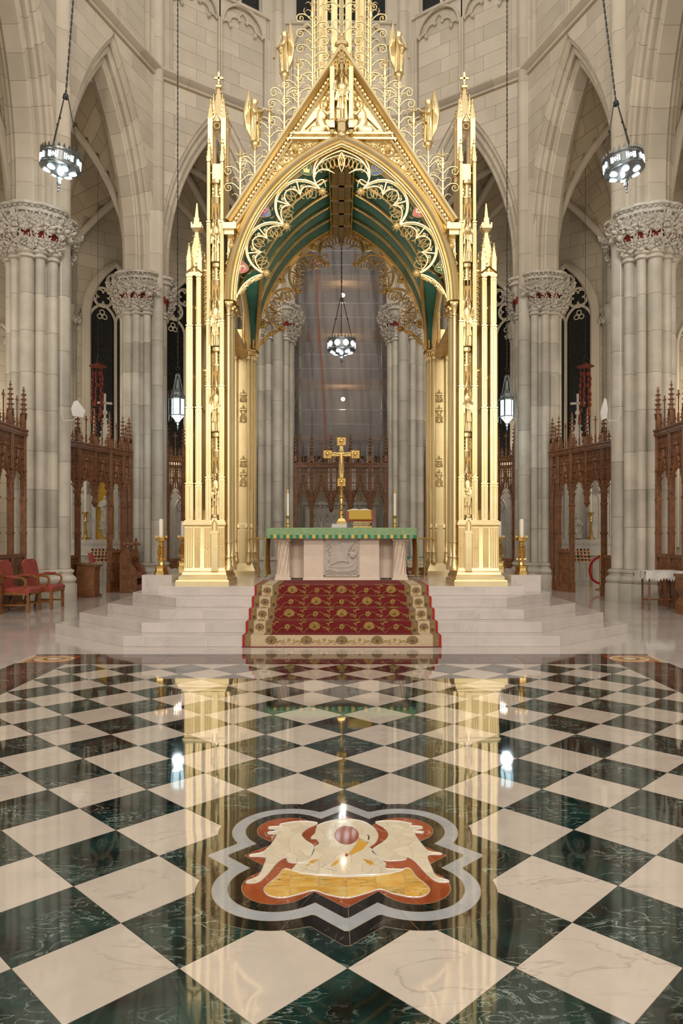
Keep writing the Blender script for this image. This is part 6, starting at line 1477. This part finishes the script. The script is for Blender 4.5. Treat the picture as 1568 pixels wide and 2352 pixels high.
# ================================================================= side chapels behind the screens
WS = M['wstone']
def chapel(x, y, rz, lab, golden):
    t = thing('chapel_altar', lab, 'altar', (x, y, 0), rz)
    MB().box(-1.1, 1.1, -.35, .35, 0, .12).box(-1.0, 1.0, -.3, .3, .12, .9).build('altar_table', WS, t, 0)
    q = MB()
    for k in range(9): q.tube([(p[0], -.31, p[1]) for p in [(-.9+.2*k, .2)]+pointed(.08, .12, 4, -.82+.2*k, .7)], .014, 5)
    q.build('altar_arcading', WS, t)
    MB().box(-1.12, 1.12, -.42, .38, .9, .98).build('altar_slab', M['lace'], t, 0)
    MB().box(-1.1, 1.1, -.14, .35, .98, 1.42).build('gradine', WS, t, 0); q = MB()
    for k in range(16): q.tube([(p[0], -.15, p[1]) for p in pointed(.055, .08, 4, -1.0+.133*k, 1.22)], .012, 4)
    q.build('gradine_arcading', WS, t)
    for s in (-1, 1):
        MB().box(s*.72-.34, s*.72+.34, .2, .5, 1.42, 3.3).build('retable_panel', WS, t, 0); q = MB()
        for dx in (-.17, .17):
            q.tube([(p[0], .19, p[1]) for p in [(s*.72+dx-.13, 1.5)]+pointed(.13, .26, 6, s*.72+dx, 2.7)+[(s*.72+dx+.13, 1.5)]], .022, 5)
            q.add([(s*.72+dx-.16, .17, 2.95), (s*.72+dx+.16, .17, 2.95), (s*.72+dx, .17, 3.5)], [(0, 1, 2), (2, 1, 0)])
        q.build('retable_arcading', WS, t)
        for xx in (s*.36, s*1.08):
            q = MB().box(xx-.06, xx+.06, .14, .26, 1.42, 3.6); sq_spire(q, xx, .2, 3.6, 4.6, .08, 6, .04); q.build('retable_pinnacle', WS, t, 30)
    MB().slab([(-.30, 1.42)]+pointed(.30, .5, 8, 0, 3.0)+[(.30, 1.42)], .30, .40).build('niche', M['gmos'] if golden else M['wstone'], t, 0)
    q = MB().tube([(p[0], .24, p[1]) for p in [(-.32, 1.42)]+pointed(.32, .52, 8, 0, 3.0)+[(.32, 1.42)]], .045, 6)
    q.box(-.34, .34, .2, .5, 3.5, 3.7); sq_spire(q, 0, .3, 3.6, 5.7, .30, 9, .07); q.build('niche_spire', WS, t, 30)
    q = MB().box(-.035, .035, .27, .33, 5.6, 6.3).box(-.2, .2, .27, .33, 5.98, 6.05)
    for dx, dz in ((-.2, 6.015), (.2, 6.015), (0, 6.3)): q.ball((dx, .3, dz), .05, 6, 4)
    q.build('stone_cross', WS, t)
    return t
cha = chapel(-7.85, 24.0, radians(20), 'white marble chapel altar with golden mosaic niche, beyond the open screen', True)
chb = chapel(7.9, 24.0, radians(-20), 'white marble chapel altar with plain niche, beyond the screen with red rope', False)
def on(t, x, y, z): v = Matrix.LocRotScale(t.location, t.rotation_euler, None) @ Vector((x, y, z)); return tuple(v)
FIGW = figure(hands='book', beard=False, seed=14).mesh('statue', M['wstone'], 60)
s_ = put('marble_statue', FIGW); s_.location = on(cha, 0, .18, 2.0); s_.rotation_euler = (0, 0, radians(20)); s_.scale = (1.05, 1.05, .88); tag(s_, 'white robed statue standing in the golden chapel niche', 'statue')
q = MB().lathe([(.02, -.55), (.1, -.42), (.14, -.25), (.2, -.05), (.22, 0)], 8)
for k in range(8): q.ball((.15*cos(k*pi/4), .15*sin(k*pi/4), -.22), .05, 5, 4)
b_ = q.build('statue_bracket', WS); b_.location = on(cha, 0, .18, 2.0); tag(b_, 'carved white bracket under the statue in the golden niche', 'bracket')
s2 = put('marble_relief_figure', FIGW); s2.location = on(chb, 0, .18, 1.45); s2.rotation_euler = (0, 0, radians(-20)); s2.scale = (.9, .9, .75); tag(s2, 'small white statue in the plain chapel niche', 'statue')
def chap_candle(p, lab):
    t = thing('chapel_candlestick', lab, 'candlestick', p); MB().lathe([(.14, 0), (.14, .04), (.07, .08), (.05, .2), (.08, .26), (.04, .3), (.04, .55), (.07, .6), (.04, .66), (.05, .8), (.11, .86), (.11, .9), (.04, .91)], 10).build('stick', M['brass'], t); MB().lathe([(.045, .91), (.045, 1.9), (.01, 1.92)], 10).build('candle', M['wax'], t)
chap_candle(on(chb, .42, -.02, 1.42), 'brass candlestick with a long candle on the white chapel altar'); chap_candle(on(cha, -.62, -.02, 1.42), 'brass candlestick with a long candle beside the golden niche')
def rack(x, y, rz, lab):
    t = thing('votive_rack', lab, 'candle rack', (x, y, 0), rz); 
    for k in range(4): MB().box(-.5, .5, -.3+.16*k, -.14+.16*k, .74+.1*k, .77+.1*k).build('tier', M['goldd'], t, 0)
    for s in (-1, 1): MB().box(s*.48-.02, s*.48+.02, -.28, .3, 0, .76).build('side_frame', M['brass'], t, 0)
    for k in range(4):
        for j in range(9): MB().lathe([(.025, 0), (.035, .07), (.03, .07), (.02, .02)], 6, (-.42+.105*j, -.22+.16*k, .77+.1*k)).build('votive_glass', M['cred'] if (j+k) % 3 else M['iron'], t)
    return t
rack(-7.25, 22.25, .25, 'tiered votive candle rack behind the screen near the kneeler'); rack(7.25, 22.3, -.25, 'tiered votive candle rack behind the screen near the red rope'); rack(-4.9, 24.4, .6, 'tiered votive candle rack behind the brass candlesticks')
for s in (-1, 1):
    t = thing('carved_wall_panel', 'white carved stone arcade panel glimpsed behind the screen', 'panel', (s*4.75, 26.2, 0), s*-.63, 'stone arcade panels'); MB().box(-1.5, 1.5, 0, .2, 0, 3.4).build('slab', WS, t, 0); q = MB()
    for k in range(5): q.tube([(p[0], -.03, p[1]) for p in [(-1.4+.56*k, .4)]+pointed(.26, .5, 6, -1.12+.56*k, 2.4)+[(-.84+.56*k, .4)]], .04, 6); q.tube([(-1.12+.56*k+.13*cos(j*pi/5), -.03, 2.55+.13*sin(j*pi/5)) for j in range(10)], .03, 5, True)
    q.build('blind_arcade', WS, t)
# red rope barrier in the right chapel
t = thing('red_rope', 'thick red velvet rope looped behind the screen doorway', 'rope', (7.15, 20.6, 0)); MB().tube(spline([(.25, 0, .95), (.05, 0, .80), (-.02, 0, .55), (.06, 0, .30), (.25, 0, .18)], 5), .035, 8).build('rope', M['rede'], t); MB().lathe([(.14, 0), (.14, .03), (.025, .06), (.025, .95), (.05, 1.0), (.01, 1.05)], 10, (.28, 0, 0)).build('post', M['brass'], t)
# ================================================================= tomb and scaffold at the far end
t = thing('marble_reredos', 'grey white marble reredos with pointed blind arches behind the central screen', 'reredos', (0, 27.6, 0))
MB().box(-1.35, 1.35, -.2, .2, 0, 2.7).build('slab', WS, t, 0); MB().box(-1.45, 1.45, -.3, .2, 2.7, 2.82).build('cornice', WS, t, 0); MB().box(-1.3, 1.3, -.6, -.2, 0, 1.0).build('altar_block', WS, t, 0)
for k in range(5):
    x = -1.0+.5*k; MB().tube([(p[0], -.22, p[1]) for p in [(x-.23, 1.05)]+pointed(.23, .5, 8, x, 1.9)+[(x+.23, 1.05)]], .045, 6).build('blind_arch', WS, t); MB().tube([(x+.11*cos(j*pi/6), -.22, 2.02+.11*sin(j*pi/6)) for j in range(12)], .025, 5, True).build('roundel', WS, t)
q = MB()
for k in range(16): q.box(-1.3+.165*k, -1.22+.165*k, -.26, -.18, 2.60, 2.70)
q.build('dentils', WS, t, 0)
SY = 25.3; sc_ = thing('scaffold', 'tube scaffold with timber decks behind plastic sheeting', 'scaffold', (0, SY, 0))
for x in (-1.95, -1.45, 1.45, 1.95):
    for y in (0, 1.2): MB().tube([(x, y, 0), (x, y, 15)], .035, 8).build('upright_pole', M['pole'], sc_)
for z in (4.9, 6.85, 8.65, 10.5, 12.4):
    for k in range(5): MB().box(-2.1, 2.1, .0+.24*k, .22+.24*k, z, z+.05).build('deck_plank', M['plank'], sc_, 0)
    MB().box(-2.1, 2.1, -.05, -.02, z, z+.20).build('toe_board', M['plank'], sc_, 0)
    for dz in (.55, 1.05): MB().tube([(-2.1, -.03, z+dz), (2.1, -.03, z+dz)], .022, 6).build('guard_rail', M['pole'], sc_)
    for x in (-1.0, 1.05): MB().tube([(x, -.04, z-.1), (x, -.04, z+1.15)], .03, 6).build('guard_post', M['bluem'], sc_)
MB().box(-2.3, 2.3, 1.35, 1.38, 4.0, 14.0).build('tarpaulin', M['tarp'], sc_, 0)
for a, b in (((-1.95, 2.6), (-.2, 4.9)), ((1.95, 2.6), (.2, 4.9)), ((-1.95, 4.9), (-1.45, 6.8)), ((1.95, 4.9), (1.45, 6.8))): MB().tube([(a[0], .0, a[1]), (b[0], 0, b[1])], .03, 6).build('brace', M['pole'], sc_)
for k in range(14):
    for s in (-1, 1): MB().tube([(s*1.45, .4, 5+.35*k), (s*1.95, .4, 5+.35*k)], .02, 5).build('ladder_rung', M['pole'], sc_)
for k, x in enumerate((-1.1, -.3, .45, 1.1)): MB().box(x-.12-.05*(k % 2), x+.12, 1.1, 1.15, 2.9, 4.85).build('hanging_panel', M['white'], sc_, 0)
for k, z in enumerate((6.6, 8.42, 10.3)):
    b_ = thing('bare_bulb', ('bare glowing bulb under the lowest scaffold deck', 'bare glowing bulb under the middle scaffold deck', 'bare glowing bulb under the uppermost visible scaffold deck')[k], 'bulb', (.08, SY+.3, z-.2)); MB().ball((0, 0, 0), .07, 8, 6).build('glass', M['bulbw'], b_); MB().lathe([(.02, .04), (.02, .10), (.004, .11), (.004, .2)], 6).build('socket', M['iron'], b_)
    lamp('POINT', 'work_light', (.08, SY+.15, z-.3), 14, (1, .85, .6), .08)
m = MB(); nx, nz_s = 26, 40; rr = random.Random(4); ph = [rr.uniform(0, 6) for _ in range(6)]
sheet = []
for j in range(nz_s+1):
    sheet.append([(-1.62+3.24*i/nx, 24.95+.035*sin(i*.9+ph[0]+j*.15)+.03*sin(i*2.1+j*.33+ph[1])+.02*sin(j*.7), 4.3+8.6*j/nz_s) for i in range(nx+1)])
o = m.loft(sheet, False, False, False).build('plastic_sheeting', M['sheet'], None, 80); tag(o, 'rumpled translucent grey plastic sheeting hung across the far bay', 'sheeting')
o = MB().tube(spline([(-.85, 24.85, 11.4), (-.78, 24.83, 9.0), (-.60, 24.84, 6.5), (-.52, 24.85, 4.3)], 5), .016, 5).build('orange_cord', M['cord']); tag(o, 'long orange cord hanging down the plastic sheeting', 'cord')
for s in (-1, 1):
    o = MB().box(s*2.2-.75, s*2.2+.75, 18.7, 19.1, 0, .92).box(s*2.2-.8, s*2.2+.8, 18.65, 19.15, .92, 1.0).build('stone_bench', M['wmarble'], None, 0); tag(o, 'low grey marble bench on the apse floor behind a canopy pier', 'bench', 'marble benches behind the canopy')
